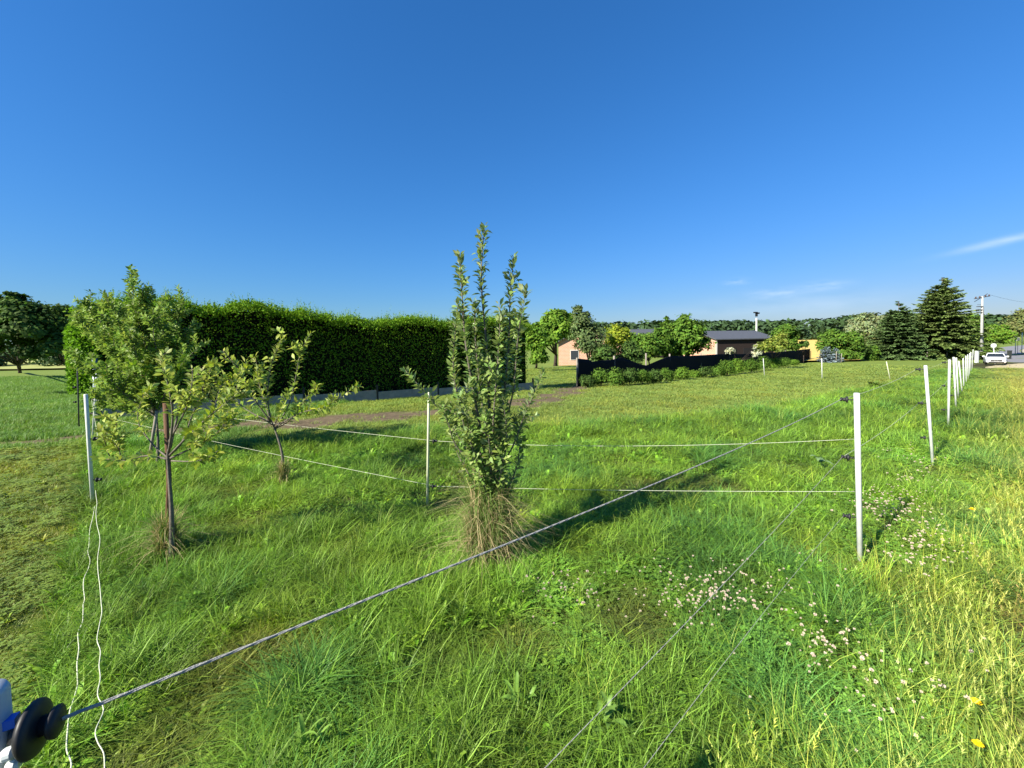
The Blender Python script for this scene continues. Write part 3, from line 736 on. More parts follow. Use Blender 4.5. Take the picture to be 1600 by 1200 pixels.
# left staked apple tree
ab = gp(264, 884); D2 = ab.y
def S2(lst, d=None): return S_(lst, D2 if d is None else d)
stems = [
    (S2([(268, 884), (268, 800), (262, 716), (264, 700)]), .020, .97, 0),
    (S2([(264, 718), (230, 712), (190, 720), (152, 714)]), .009, .2, 2),
    (S2([(190, 719), (186, 700), (182, 665), (184, 648)]), .005, .05, 14),
    (S2([(172, 716), (165, 690), (170, 668)]), .004, .1, 12),
    (S2([(264, 712), (285, 690, .1), (300, 650, .15), (320, 600, .2), (335, 560, .2)]), .009, .3, 12),
    (S2([(266, 700), (275, 660, .1), (285, 630, .15), (315, 625, .2), (350, 600, .25), (385, 575, .25)]), .009, .3, 14),
    (S2([(264, 705), (270, 650, -.1), (262, 600, -.15), (250, 560, -.1)]), .009, .35, 12),
    (S2([(266, 716), (300, 700, .05), (335, 680, .1), (365, 650, .1)]), .008, .3, 16),
    (S2([(266, 710), (305, 670, -.1), (340, 640, -.15), (372, 615, -.1)]), .008, .3, 16),
    (S2([(262, 715), (235, 690, .15), (215, 655, .2), (225, 615, .2)]), .007, .45, 9),
    (S2([(264, 690), (290, 640, -.1), (300, 600, -.15), (300, 575, -.1)]), .007, .3, 14),
    (S2([(268, 720), (310, 720, -.1), (340, 705, -.15)]), .006, .4, 14),
]
fruit_tree('apple_tree', ab, stems, 'small yellow-green apple tree at the left, tied to a brown stake', M_apple_y, size=.054, dens=130, twig=(5, .06, .22), seed=5, twigleaf=180)
b = MB(); st_b = gp(262, 872); st_b.y -= .03; b.tube([st_b - Vector((0, 0, .2)), P(264, 750, st_b.y), P(258, 630, st_b.y)], [.017, .0165, .016], 9)
o = b.build('tree_stake', M_stake, None, True); tag(o, 'brown round wooden stake tied to the small apple tree at the left', 'stake')
# tall apple tree just behind it, against the hedge end
tb = gp(248, 728); D3 = tb.y
def S3(lst): return S_(lst, D3)
stems = [(S3([(246, 735), (247, 690), (244, 640)]), .028, .97, 0)]
rr_ = random.Random(4)
for (x1, y1, x2, y2) in [(232, 560, 205, 432), (215, 590, 150, 520), (200, 620, 142, 560), (190, 580, 122, 500), (180, 610, 118, 555), (270, 560, 305, 500), (265, 600, 312, 540), (205, 560, 160, 455), (262, 540, 285, 465), (215, 640, 150, 620), (235, 540, 222, 470), (180, 540, 135, 475), (250, 570, 255, 470), (262, 590, 275, 520), (225, 600, 175, 470), (240, 570, 228, 450), (210, 620, 165, 610), (258, 600, 285, 560), (230, 620, 190, 640), (225, 560, 190, 480), (252, 620, 300, 600), (215, 600, 160, 590), (245, 560, 240, 490), (200, 600, 160, 640), (220, 580, 200, 520)]:
    dz = rr_.uniform(-.45, .45)
    stems.append((S3([(244, 650, 0), (x1, y1, dz * .6), ((x1 + x2) / 2 + rr_.uniform(-6, 6), (y1 + y2) / 2, dz), (x2, y2, dz)]), .012, .15, 13))
fruit_tree('apple_tree', tb, stems, 'taller bushy apple tree behind the staked one, against the left end of the hedge', leafmat('apple_leaves_dark', (.155, .26, .032), (.22, .31, .10), trans=.34, spec=.25), size=.064, dens=120, twig=(5, .12, .38), seed=8, twigleaf=175)
b = MB(); b.tube([gp(245, 722) + Vector((-.05, -.1, -.1)), P(245, 642, D3 - .1)], .018, 8); o = b.build('tree_stake', M_wood, None, True); tag(o, 'thin pale grey stake seen behind the brown stake, under the bushy apple tree', 'stake')
# small curving tree
sb = gp(441, 756); D4 = sb.y
def S4(lst): return S_(lst, D4)
stems = [
    (S4([(443, 758), (441, 710), (430, 672), (421, 650)]), .021, .97, 0),
    (S4([(424, 656), (418, 620), (424, 570, .1), (442, 524, .1)]), .009, .2, 9),
    (S4([(430, 672), (452, 630, .1), (462, 590, .15), (470, 550, .1), (486, 520, .1)]), .009, .3, 9),
    (S4([(430, 668), (470, 645, -.1), (510, 635, -.15), (552, 606, -.1)]), .008, .3, 9),
    (S4([(424, 660), (395, 620, -.1), (375, 580, -.15), (348, 548, -.1)]), .009, .25, 10),
    (S4([(422, 655), (405, 600, .15), (400, 560, .15)]), .008, .25, 10),
    (S4([(424, 660), (385, 640, .1), (350, 610, .15), (325, 585, .1)]), .008, .25, 10),
    (S4([(430, 670), (455, 655, .1), (480, 620, .15), (500, 605, .1)]), .007, .3, 9),
    (S4([(426, 664), (400, 650, -.1), (370, 648, -.1), (345, 640, -.1)]), .007, .3, 9),
    (S4([(428, 666), (440, 640, -.12), (450, 615, -.12)]), .006, .2, 9),
]
fruit_tree('apple_tree', sb, stems, 'small apple tree with a curved trunk between the staked tree and the central tree', M_apple_y, size=.074, dens=75, twig=(5, .07, .2), seed=11, twigleaf=90)

# dry grass wrapped round the trunks
M_dry = leafmat('dry_grass', (.42, .36, .20), trans=.2, rough=.8, spec=.1)
def dry_tuft(name, c, rad, h, n, label, greenish=.3, seed=0, hmin=.3):
    r_ = np.random.default_rng(seed); random.seed(seed)
    V = []; Fc = []; Cc = []
    for _ in range(n):
        a_ = r_.uniform(0, 6.28); rr = rad * math.sqrt(r_.uniform(0, 1)); b0 = np.array([rr * math.cos(a_), rr * math.sin(a_), 0])
        hh_ = h * r_.uniform(hmin, 1.0) * (1 - .2 * rr / rad); z0 = r_.uniform(0, .6) ** 1.4 * h; b0[:2] *= 1 - .35 * z0 / h
        b0[2] = z0
        g_ = r_.uniform(.6, 1.5); cc = np.array([1, .95, .9]) * g_
        if r_.random() < greenish + .45 * z0 / h: cc = np.array([.34, .62, .26]) * g_
        blade(V, Fc, Cc, b0, r_.uniform(0, 6.28), min(min(hh_, h - z0) * .9 + .04, .42), r_.uniform(.0, .3) ** 1.0, r_.uniform(.003, .0075), r_.uniform(0, .8) if r_.random() < .8 else 1.6, cc, segs=4)
    V = np.array(V) + np.array([c.x, c.y, c.z - .02])
    o = link(name, np_mesh(name, V, np.array(Fc), np.array(Cc)), None, M_dry); tag(o, label, 'grass tuft'); return o
dry_tuft('dry_grass_tuft', gp(766, 878), .165, .84, 3800, 'thick tuft of straw-coloured dry grass wrapped round the foot of the central apple tree', .42, 3)
dry_tuft('dry_grass_tuft', gp(263, 878), .065, .46, 1000, 'narrow brownish tuft of dry grass round the foot of the staked apple tree', .4, 4)
dry_tuft('dry_grass_tuft', gp(443, 757), .055, .35, 500, 'small tuft of dry grass at the foot of the curved apple tree', .3, 5)

# ------------------------------------------------------------ generic foliage
def foliage(blobs, n, size, seed, clumps=60, tight=.22, tmpl='card', up=.35, jit=.25, colvar=.3, shell=.62, align=.6):
    r_ = np.random.default_rng(seed); B = np.array(blobs, float); vol = B[:, 3] * B[:, 4] * B[:, 5]; w_ = vol ** .7; w_ /= w_.sum()
    bi = r_.choice(len(B), clumps, p=w_); u = unit(clumps, r_); u[:, 2] = np.where(u[:, 2] < -.5, -u[:, 2], u[:, 2])
    rad = r_.uniform(shell, 1.0, clumps)[:, None]; cc = B[bi, :3] + u * B[bi, 3:] * rad
    csz = (vol[bi] ** (1 / 3))[:, None] * tight * r_.uniform(.6, 1.4, (clumps, 1))
    ci = r_.integers(0, clumps, n); off = np.clip(r_.normal(size=(n, 3)), -1.6, 1.6) * csz[ci] * np.array([1, 1, .75])
    pos = cc[ci] + off; outv = nrm(u[ci] * align + nrm(off) * .6 + np.array([0, 0, up]) + r_.normal(0, .35, (n, 3)))
    ax = nrm(np.cross(outv, unit(n, r_)) + np.array([0, 0, .1])); no = outv
    sz = size * r_.uniform(.6, 1.4, n)
    g_ = (r_.uniform(1 - colvar, 1 + colvar, n) * r_.uniform(1 - jit, 1 + jit, clumps)[ci])[:, None]
    col = g_ * np.c_[r_.uniform(.85, 1.2, n), np.ones(n), r_.uniform(.8, 1.2, n)]
    tv, tf = {'card': (CARD_V, CARD_F), 'diam': (DIAM_V, CARD_F), 'leaf': (LEAF_V, LEAF_F)}[tmpl]
    return scatter('crown', tv, tf, pos, ax, no, sz, col), cc
def tree(name, base, blobs, n, size, label, lm, cat='tree', group=None, seed=0, clumps=60, tight=.22, trunk=.1, split=.35, **kw):
    e = empty(name, base, label, cat, group); me_, cc = foliage(blobs, n, size, seed, clumps, tight, **kw)
    link('crown', me_, e, lm)
    r_ = random.Random(seed); w_ = MB(); B0 = Vector(base); ctr = Vector(np.average(np.array(blobs)[:, :3], axis=0, weights=np.array(blobs)[:, 3]))
    H = ctr.z - B0.z; sp_ = B0.lerp(ctr, split); sp_.x += r_.uniform(-.1, .1) * trunk * 3
    if trunk > 0:
        w_.tube([B0 - Vector((0, 0, .2)), B0 + Vector((0, 0, H * .1)), sp_], [trunk * 1.35, trunk, trunk * .8], 8)
        for i in r_.sample(range(len(cc)), min(len(cc), 9)):
            c_ = Vector(cc[i]); mid = sp_.lerp(c_, .5) + Vector((0, 0, -.06 * H + r_.uniform(-.05, .1) * H))
            w_.tube([sp_, mid, c_], [trunk * .55, trunk * .3, trunk * .08], 6)
        w_.build('trunk', M_bark_dark, e, True)
    return e
def rel(px, py, d): p = P(px, py, d); return (p.x, p.y, p.z)
def blob(px, py, d, rx_px, ry_px, dep=None):
    s_ = d / 625.0; c_ = rel(px, py, d); return (*c_, rx_px * s_, dep or rx_px * s_, ry_px * s_)
LM = lambda n_, c_, **k: leafmat(n_, c_, **{**dict(spec=.08, rough=.7), **k})
L_dark = LM('dark_green_leaves', (.062, .115, .024), trans=.25)
L_mid = LM('mid_green_leaves', (.085, .165, .022), trans=.28)
L_bright = LM('bright_green_leaves', (.13, .235, .028), trans=.38)
L_yellow = LM('yellow_green_leaves', (.26, .33, .035), trans=.4)
L_pale = LM('pale_willow_leaves', (.17, .215, .10), trans=.25)
L_grey = LM('grey_green_leaves', (.105, .155, .055), trans=.25)
L_hedge = LM('hedge_leaves', (.12, .245, .018), trans=.33)
L_forest = LM('forest_leaves', (.048, .088, .032), trans=.1)

# ------------------------------------------------------------ hedge with net fence and concrete boards
HA = gp(158, 657); HB = gp(832, 610)
HA = Vector((HA.x, HA.y, 0)); HB = Vector((HB.x, HB.y, 0))
hd = (HB - HA).normalized(); hn = Vector((hd.y, -hd.x, 0)); HL = (HB - HA).length     # hn points to the camera
def hz(p): return Tf(p.x, p.y)
he = empty('hedge', (HA - hn * .6) + Vector((0, 0, hz(HA))), 'long tall clipped hedge, bright green along its top and dark on its face', 'hedge')
def htop(f):       # height by px profile
    return 2.84 + .10 * math.sin(f * 9) + .06 * math.sin(f * 23 + 1)
hdir = np.array(hd); hnn = np.array(hn)
def hedge_pts(n, face, r_):
    f = r_.uniform(-.03, 1.0, n); z = None
    base = np.array(HA)[None] + hdir[None] * (f * HL)[:, None]
    top = 2.72 + .10 * np.sin(f * 9) + .07 * np.sin(f * 23 + 1) + .46 * (fnoise(f * HL, f * 0, .7, 4) - .5)
    top = top * np.interp(f, [-.06, 0.0, .02, .35, 1], [.86, .97, 1.02, 1.01, .99])
    if face == 'front': h = r_.uniform(.06, 1, n) * top; dpt = -.16 - .24 * r_.random(n) - .14 * (1 - h / top) + .12 * (fnoise(f * HL, h, .5, 6) - .5); ov = .42 + .35 * (fnoise(f * HL, f * 0, .6, 14) - .5); dpt = np.where(h > top - ov, dpt + .42 * np.minimum(1, (h - top + ov) / .16) ** .7 + .12, dpt); outv = np.tile(hnn, (n, 1))
    elif face == 'back': h = r_.uniform(.1, 1, n) * top; dpt = -1.3 + .2 * r_.random(n); outv = -np.tile(hnn, (n, 1))
    else: h = top + .07 * r_.normal(size=n) - .1; dpt = r_.uniform(-1.25, .16, n); outv = np.tile([0, 0, 1.], (n, 1))
    pos = base + hnn[None] * dpt[:, None]; pos[:, 2] = T(pos[:, 0], pos[:, 1]) + h
    return pos, outv
r_ = np.random.default_rng(12); PS = []; AXs = []; NS = []; SZ = []; CLs = []
for face, n, sz in (('front', 22000, .05), ('back', 5000, .08), ('top', 34000, .05)):
    p, o_ = hedge_pts(n, face, r_)
    if face == 'top': ax = nrm(unit(n, r_) * .8 + np.array([0, 0, .75])); no = nrm(unit(n, r_) + o_ * .4)
    else: ax = nrm(unit(n, r_) * .8 + o_ * .5 + np.array([0, 0, .3])); no = nrm(o_ + unit(n, r_) * .8)
    PS.append(p); AXs.append(ax); NS.append(no); SZ.append(sz * r_.uniform(.6, 1.5, n)); g_ = r_.uniform(.65, 1.25, n)[:, None]
    CLs.append(g_ * np.c_[r_.uniform(.9, 1.3, n), np.ones(n), r_.uniform(.8, 1.2, n)])
# upright fringe of new shoots along the top, overhanging the face a little
ns = 2600; p0, _ = hedge_pts(ns, 'top', r_)
for j in range(16):
    f = j / 16; hh_ = (.08 + .42 * r_.random(ns) ** 2.0 * np.clip(fnoise(p0[:, 0] * 1.0, p0[:, 1], .5, 8) * 2.2 - .5, .15, 1)); dirv = nrm(np.c_[r_.normal(0, .25, ns), r_.normal(0, .25, ns), np.ones(ns)]) if j == 0 else dirv
    if j == 0: hs0 = hh_
    p = p0 + dirv * (hs0 * f)[:, None] + r_.normal(0, .012, (ns, 3)); n = ns
    PS.append(p); AXs.append(nrm(unit(n, r_) * .8 + dirv * .9)); NS.append(unit(n, r_)); SZ.append(.034 * r_.uniform(.6, 1.3, n) * (1 - .3 * f)); g_ = r_.uniform(.9, 1.4, n)[:, None]
    CLs.append(g_ * np.c_[r_.uniform(1.0, 1.35, n), np.ones(n), r_.uniform(.8, 1.1, n)])
# rounded left end
n = 16000; th = r_.uniform(0, math.pi, n); hgt = r_.uniform(.25, 1, n) * 2.7
ec = np.array(HA) - hdir * .0 - hnn * .62
rad = (.50 + .1 * r_.random(n)) * np.where(hgt > 2.1, 1 - (hgt - 2.1) * .7, 1)
o_ = -hdir[None] * np.sin(th)[:, None] + hnn[None] * np.cos(th)[:, None]
p = ec[None] + o_ * rad[:, None] * np.array([1.0, 1, 1]); p[:, 2] = T(p[:, 0], p[:, 1]) + hgt
PS.append(p); AXs.append(nrm(unit(n, r_) + o_ * .5)); NS.append(nrm(o_ + unit(n, r_) * .7)); SZ.append(.068 * r_.uniform(.6, 1.4, n)); CLs.append(r_.uniform(.7, 1.3, n)[:, None] * np.ones((n, 3)))
link('foliage', scatter('foliage', DIAM_V * np.array([1.3, 1, 1]), CARD_F, np.vstack(PS), np.vstack(AXs), np.vstack(NS), np.concatenate(SZ), np.vstack(CLs)), he, L_hedge)
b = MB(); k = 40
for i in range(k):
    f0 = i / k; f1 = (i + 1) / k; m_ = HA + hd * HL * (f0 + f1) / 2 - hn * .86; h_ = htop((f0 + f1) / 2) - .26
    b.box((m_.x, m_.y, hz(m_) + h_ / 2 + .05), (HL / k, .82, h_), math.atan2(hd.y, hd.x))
b.build('light_block_core', M_core, he)  # solid dark core for the twig mass, added to block light
fe = empty('boundary_fence', HA + Vector((0, 0, hz(HA))), 'low fence of grey concrete boards between dark posts along the foot of the hedge', 'fence')
npan = 6; pl = HL / npan
for i in range(npan + 1):
    p = HA + hd * pl * i + hn * .04; b = MB(); b.box((p.x, p.y, hz(p) + .2), (.055, .055, .62), math.atan2(hd.y, hd.x)); b.build('post', mat('dark_post', (.02, .022, .022), .5, .3), fe)
    if i < npan:
        m_ = p + hd * pl / 2; b = MB(); z0 = hz(m_)
        b.box((m_.x, m_.y, z0 + .12), (pl - .062, .045, .34), math.atan2(hd.y, hd.x)); b.build('concrete_board', M_concrete, fe)
print('HEDGE', Vector(S).dot(Vector(hn)))

# ------------------------------------------------------------ net fence across the field
FA = gp(902, 604); FB = gp(1266, 563)
fpx = [(902, 560), (921, 562), (925, 565), (940, 563), (957, 562), (970, 558), (985, 563), (1000, 569), (1010, 571), (1024, 565), (1040, 558), (1050, 556), (1075, 556), (1096, 555), (1130, 553), (1160, 553), (1190, 552), (1225, 549), (1266, 545)]
def on_line(px):
    d = ray(px, HOR); a_ = d.x / d.y; A, B_ = FA, FB; dx, dy = B_.x - A.x, B_.y - A.y
    t_ = (a_ * A.y - A.x) / (dx - a_ * dy); return A.x + t_ * dx, A.y + t_ * dy
ne = empty('net_fence', FA, 'sagging black shade net fence on grey wooden posts behind the low shrubs', 'fence')
b = MB(); pts = []
for px, py in fpx:
    x_, y_ = on_line(px); tp = P(px, py, y_).z; pts.append((x_, y_, Tf(x_, y_), tp))
xs = np.linspace(fpx[0][0], fpx[-1][0], 160); V = []
for i, px in enumerate(xs):
    x_, y_ = on_line(px); py = np.interp(px, [a_[0] for a_ in fpx], [a_[1] for a_ in fpx]); tp = P(px, py, y_).z; bt = Tf(x_, y_) - .03
    for j in range(7):
        f = j / 6; wv = .035 * math.sin(px * .21 + j * .7) * math.sin(f * 3.1)
        V.append((x_ - wv * .3, y_ - wv, bt + (tp - bt) * f))
i_ = np.arange(160 * 7).reshape(160, 7); Fs = np.stack([i_[:-1, :-1], i_[1:, :-1], i_[1:, 1:], i_[:-1, 1:]], -1).reshape(-1, 4)
nm = np_mesh('net', np.array(V), Fs, None, True); no_ = link('net', nm, ne, M_net)
sm = no_.modifiers.new('thickness', 'SOLIDIFY'); sm.thickness = .006
for px, t_ in ((902, 559), (960, 556), (1010, 552), (1047, 553), (1096, 552), (1140, 549), (1190, 548), (1228, 545), (1266, 543)):
    x_, y_ = on_line(px); tp = P(px, t_, y_).z; b = MB(); b.tube([(x_, y_ + .07, Tf(x_, y_) - .2), (x_, y_ + .07, tp)], .05, 8); b.build('post', M_wood, ne, True)
bush_spec = [(918, 598, 14, 18, 'd'), (940, 594, 18, 25, 'm'), (962, 592, 17, 27, 'm'), (984, 590, 16, 25, 'd'), (1004, 590, 14, 24, 'm'), (1024, 588, 14, 22, 'd'), (1042, 585, 12, 20, 'm'),
             (1068, 582, 14, 19, 'b'), (1086, 580, 12, 12, 'b'), (1104, 580, 12, 17, 'd'), (1122, 579, 13, 17, 'm'), (1137, 577, 14, 24, 'm'), (1155, 575, 15, 24, 'b'), (1175, 574, 14, 24, 'm'), (1194, 572, 13, 22, 'm'), (1212, 570, 12, 16, 'b'), (1228, 568, 12, 14, 'm'), (1243, 567, 9, 10, 'b')]
BG = 'low shrubs in front of the black net fence'
bl = ['leftmost small dark shrub at the end of the black net fence', 'bushy shrub under the first low sag of the black net, second from its left end', 'rounded shrub with upright shoots before the net, third from its left end', 'dark shrub left of the deepest sag in the black net',
      'upright leafy shrub right under the deepest sag in the black net', 'dark leggy shrub just right of the deepest sag in the net', 'small shrub at the post where the net rises again', 'bright green rounded shrub after the gap in the row before the net',
      'low bright green patch-like shrub beside the rounded bright one', 'dark low shrub in front of the near corner of the barn gable', 'mid-green shrub before the left part of the long barn wall', 'taller shrub before the barn wall, first of the three tall ones', 'bright tall shrub before the middle of the barn wall', 'tall shrub just right of the bright one before the barn wall',
      'shrub behind the leaning slim post in the field', 'bright low shrub under the leaning yellow-green tree', 'low shrub right of the leaning stem against the net', 'last small shrub at the right end of the net fence']
for i, (px, py, w_, h_, c_) in enumerate(bush_spec):
    py = float(np.interp(px, [902, 987, 1057, 1100, 1152, 1194, 1241], [608, 604, 597, 592, 587, 581, 572])) - random.random() * 2
    g0 = gp(px, py); d = g0.y; s_ = d / 625
    h_ *= 1.02; B = [(g0.x, d + .1, g0.z + h_ * s_ * .45, w_ * s_ * .75, w_ * s_ * .5, h_ * s_ * .5)]
    tree('shrub', g0, B, 3200, .075, bl[i], {'d': L_dark, 'm': L_mid, 'b': L_bright}[c_], 'shrub', BG, seed=100 + i, clumps=26, tight=.34, trunk=.02, shell=.3, tmpl='diam')

# ------------------------------------------------------------ mid-distance trees
tree('fruit_tree', gp(31, 583), [blob(10, 520, 17.5, 55, 42), blob(45, 515, 17.5, 45, 45), blob(30, 490, 17.5, 30, 28), blob(75, 540, 18, 42, 32), blob(-40, 530, 17, 40, 40), blob(15, 470, 17.5, 14, 14)], 16000, .13, 'dark spreading fruit tree with a short trunk at the far left edge', L_dark, seed=21, clumps=130, tight=.17, trunk=.2, split=.45)
tree('fruit_tree', gp(105, 580), [blob(100, 520, 22, 40, 40), blob(128, 530, 22, 34, 34), blob(85, 500, 22, 20, 22)], 9000, .16, 'dark fruit tree half hidden behind the left end of the hedge', L_dark, seed=22, clumps=80, tight=.18, trunk=.16)
for i, px in enumerate((-60, 20, 90, 150)):
    d = 95 + 9 * (i % 2); g0 = Vector((GX(px, d), d, Tf(0, d))); s_ = d / 625
    tree('tree', g0, [(g0.x, d, g0.z + 2.6, 6.5, 4, 2.5), (g0.x + 5, d, g0.z + 2, 5, 4, 2)], 1500, .7, ['distant green tree', 'low distant tree', 'faint distant tree', 'dim distant tree'][i] + ' behind the wheat beyond the dark fruit tree at the far left', L_forest, 'tree', 'distant trees at the far left', seed=30 + i, clumps=26, trunk=.2)
# bright trees behind the hedge end
tree('broadleaf_tree', gp(868, 572), [blob(872, 520, 47, 27, 33), blob(850, 528, 47, 18, 28), blob(893, 512, 48, 18, 24), blob(868, 500, 47, 18, 15)], 11000, .33, 'large bright green leafy tree behind the brick house', L_bright, seed=41, clumps=110, tight=.17, trunk=.25)
tree('broadleaf_tree', gp(838, 577), [blob(836, 535, 34, 13, 28), blob(842, 558, 34, 12, 16)], 5000, .2, 'bright leafy tree at the right end of the hedge', L_bright, seed=42, clumps=50, trunk=.12, shell=.4)
tree('broadleaf_tree', gp(812, 578), [blob(808, 525, 40, 16, 30)], 3000, .28, 'green treetop showing above the hedge right of the central apple tree', L_mid, seed=43, clumps=30, trunk=.12)
tree('broadleaf_tree', gp(921, 586), [blob(910, 525, 24, 17, 40), blob(925, 540, 24, 22, 32), blob(903, 505, 24, 9, 25), blob(917, 502, 24, 6, 20), blob(905, 485, 24, 4, 9), blob(940, 560, 24, 20, 20)], 9000, .12, 'tall grey-green tree with pointed top in front of the brick house', L_grey, seed=44, clumps=120, tight=.2, trunk=.08)
tree('ornamental_tree', gp(965, 582), [blob(963, 540, 26, 19, 28), blob(972, 528, 26, 12, 17), blob(960, 565, 26, 10, 14)], 6000, .13, 'yellow-green golden shrub tree glowing behind the sagging net', L_yellow, seed=45, clumps=70, trunk=.07)
tree('shrub', gp(948, 588), [blob(945, 560, 23, 16, 20)], 3500, .11, 'dark round bush between the grey-green tree and the golden tree', L_dark, 'shrub', seed=46, clumps=40, trunk=.04)
tree('shrub', gp(985, 580), [blob(986, 558, 25, 18, 22)], 4000, .12, 'dark bush just right of the golden tree behind the net', L_dark, 'shrub', seed=47, clumps=40, trunk=.04)
tree('broadleaf_tree', gp(1015, 575), [blob(1012, 545, 31, 22, 24), blob(1028, 538, 31, 14, 24), blob(992, 538, 33, 14, 18)], 7500, .17, 'mid green bushy tree in the middle of the row behind the net', L_mid, seed=48, clumps=80, trunk=.08, shell=.4)
tree('poplar', gp(1040, 575), [blob(1040, 525, 33, 9, 30), blob(1036, 545, 33, 12, 25), blob(1041, 500, 33, 4, 10)], 4500, .17, 'slender upright tree with a thin pointed top, left of the dark round tree', L_mid, seed=49, clumps=50, trunk=.08, shell=.3)
tree('broadleaf_tree', gp(1075, 573), [blob(1072, 525, 32, 24, 28), blob(1085, 540, 32, 20, 22), blob(1070, 505, 32, 12, 14), blob(1060, 545, 32, 16, 20)], 9000, .19, 'large rounded dark green tree with a pointed top left of the barn', L_mid, seed=50, clumps=90, tight=.19, trunk=.14)
tree('round_tree', gp(1227, 550), [blob(1228, 526, 60, 15, 14), blob(1226, 519, 60, 11, 10), blob(1236, 538, 60, 12, 10)], 4500, .35, 'ball-shaped green tree at the right end of the barn', L_mid, seed=51, clumps=60, trunk=.2)
tree('young_tree', gp(1208, 571), [blob(1212, 541, 31, 17, 15), blob(1222, 533, 31, 12, 12), blob(1198, 545, 31, 14, 12)], 3200, .15, 'thin leaning yellow-green tree before the right end of the barn', LM('birch_leaves', (.22, .28, .05), trans=.4), seed=52, clumps=45, trunk=.05, shell=.3)
tree('shrub', Vector((GX(1256, 60), 60, Tf(0, 60))), [blob(1256, 538, 60, 5, 4)], 700, .3, 'lone dark bush on the edge of the ripe wheat field', L_dark, 'shrub', seed=53, clumps=16, trunk=.05)
tree('shrub', Vector((GX(1150, 36), 36, Tf(20, 36))), [blob(1140, 552, 36, 8, 9), blob(1182, 550, 36, 7, 12)], 1500, .11, 'pale flowering bush poking over the net before the barn', LM('pale_blossom_leaves', (.34, .36, .24), trans=.2), 'shrub', seed=54, clumps=20, trunk=.03)

# ------------------------------------------------------------ conifers
def conifer(base, topz, rad, seed, lm, label, n_whorl=26, cat='conifer', name='spruce', size=.16, nb=9, lo=.03, power=.85, tw=13):
    r_ = np.random.default_rng(seed); e = empty(name, base, label, cat); H = topz - base.z
    b = MB(); b.tube([base - Vector((0, 0, .2)), base + Vector((0, 0, H * .5)), base + Vector((0, 0, H))], [H * .022, H * .012, .01], 8); 
    P_, A_, N_, S2_, C_ = [], [], [], [], []
    for i in range(n_whorl):
        f = lo + (1 - lo) * (i + r_.uniform(-.3, .3)) / n_whorl; f = min(max(f, .02), .985); z = base.z + H * f; L0 = rad * (1 - f) ** power + .05 * rad
        for k in range(nb if f < .85 else 5):
            an = 2 * math.pi * (k + r_.uniform(-.35, .35)) / nb + i * .7; L = L0 * r_.uniform(.6, 1.2); dv = np.array([math.cos(an), math.sin(an), 0])
            rise = .22 + .32 * f; p0 = np.array([base.x, base.y, z + r_.normal(0, .012 * H)]); pts = []
            for s_ in np.linspace(0, 1, 5): pts.append(p0 + dv * L * s_ + np.array([0, 0, L * (rise * s_ - .28 * s_ + (.12 * s_ * s_ - .42 * s_ * (1 - f)))]))
            b.tube([Vector(p) for p in pts], [.03 * H / 7 * (1 - f * .7), .02 * H / 7, .014 * H / 7, .009 * H / 7, .004], 4, False)
            m_ = max(5, int(tw * L / .6)); ss = r_.uniform(.12, 1.0, m_); j = np.minimum((ss * 4).astype(int), 3); ff = ss * 4 - j; pa = np.array(pts)
            pp = pa[j] * (1 - ff)[:, None] + pa[j + 1] * ff[:, None]; sd = np.array([-dv[1], dv[0], 0]); side = r_.choice([-1, 1], m_)[:, None]
            ax = nrm(dv * .8 + sd * side * r_.uniform(.3, 1.1, m_)[:, None] + np.array([0, 0, -.12]) + r_.normal(0, .2, (m_, 3)))
            P_.append(pp + r_.normal(0, .03, (m_, 3))); A_.append(ax); N_.append(nrm(np.array([0, 0, 1]) + r_.normal(0, .45, (m_, 3)))); S2_.append(size * (1.25 - ss * .5) * r_.uniform(.7, 1.4, m_) * (.6 + .5 * (1 - f)))
            g_ = r_.uniform(.65, 1.15) * r_.uniform(.8, 1.2, m_)[:, None] * (1 + .35 * (ss > .75))[:, None]; C_.append(g_ * np.ones((m_, 3)))
    b.build('trunk', M_bark, e, True)
    tv = np.array([[-.1, 0, 0], [.1, 0, 0], [.16, .6, .03], [0, 1.0, -.03], [-.16, .6, .03]]); tf = np.array([[0, 1, 2, 3, 4]])
    link('crown', scatter('crown', tv, tf, np.vstack(P_), np.vstack(A_), np.vstack(N_), np.concatenate(S2_) * 1.5, np.vstack(C_)), e, lm)
    return e
L_spruce = LM('spruce_needles', (.135, .19, .055), trans=.08, rough=.6)
L_spruce_d = LM('dark_spruce_needles', (.095, .155, .052), trans=.08, rough=.6)
L_bluesp = LM('blue_spruce_needles', (.16, .21, .23), trans=.05, rough=.6)
sp1 = gp(1468, 561); conifer(sp1, P(1468, 434, sp1.y).z, 66 * sp1.y / 625, 61, L_spruce, 'largest dark green spruce with a ragged pointed top near the power pole', 36, size=.19 * sp1.y / 34, nb=17, tw=58 * 34 / sp1.y, power=.92)
sp2 = gp(1402, 562); conifer(sp2, P(1399, 472, sp2.y).z, 46 * sp2.y / 625, 62, L_spruce_d, 'smaller dark spruce just left of the largest spruce', 28, size=.18 * sp2.y / 34, nb=16, tw=54 * 34 / sp2.y, power=.92)
sp3 = gp(1291, 566); conifer(sp3, P(1287, 541, sp3.y).z, 15 * sp3.y / 625, 63, L_bluesp, 'small silvery blue spruce by the far edge of the field', 14, size=.14 * sp3.y / 28, nb=9, tw=18 * 28 / sp3.y)
sp4 = gp(1306, 566); conifer(sp4, P(1304, 543, sp4.y).z, 9 * sp4.y / 625, 64, L_bluesp, 'narrow silvery blue spruce right beside the small one', 11, size=.12 * sp4.y / 28, nb=8, tw=16 * 28 / sp4.y)
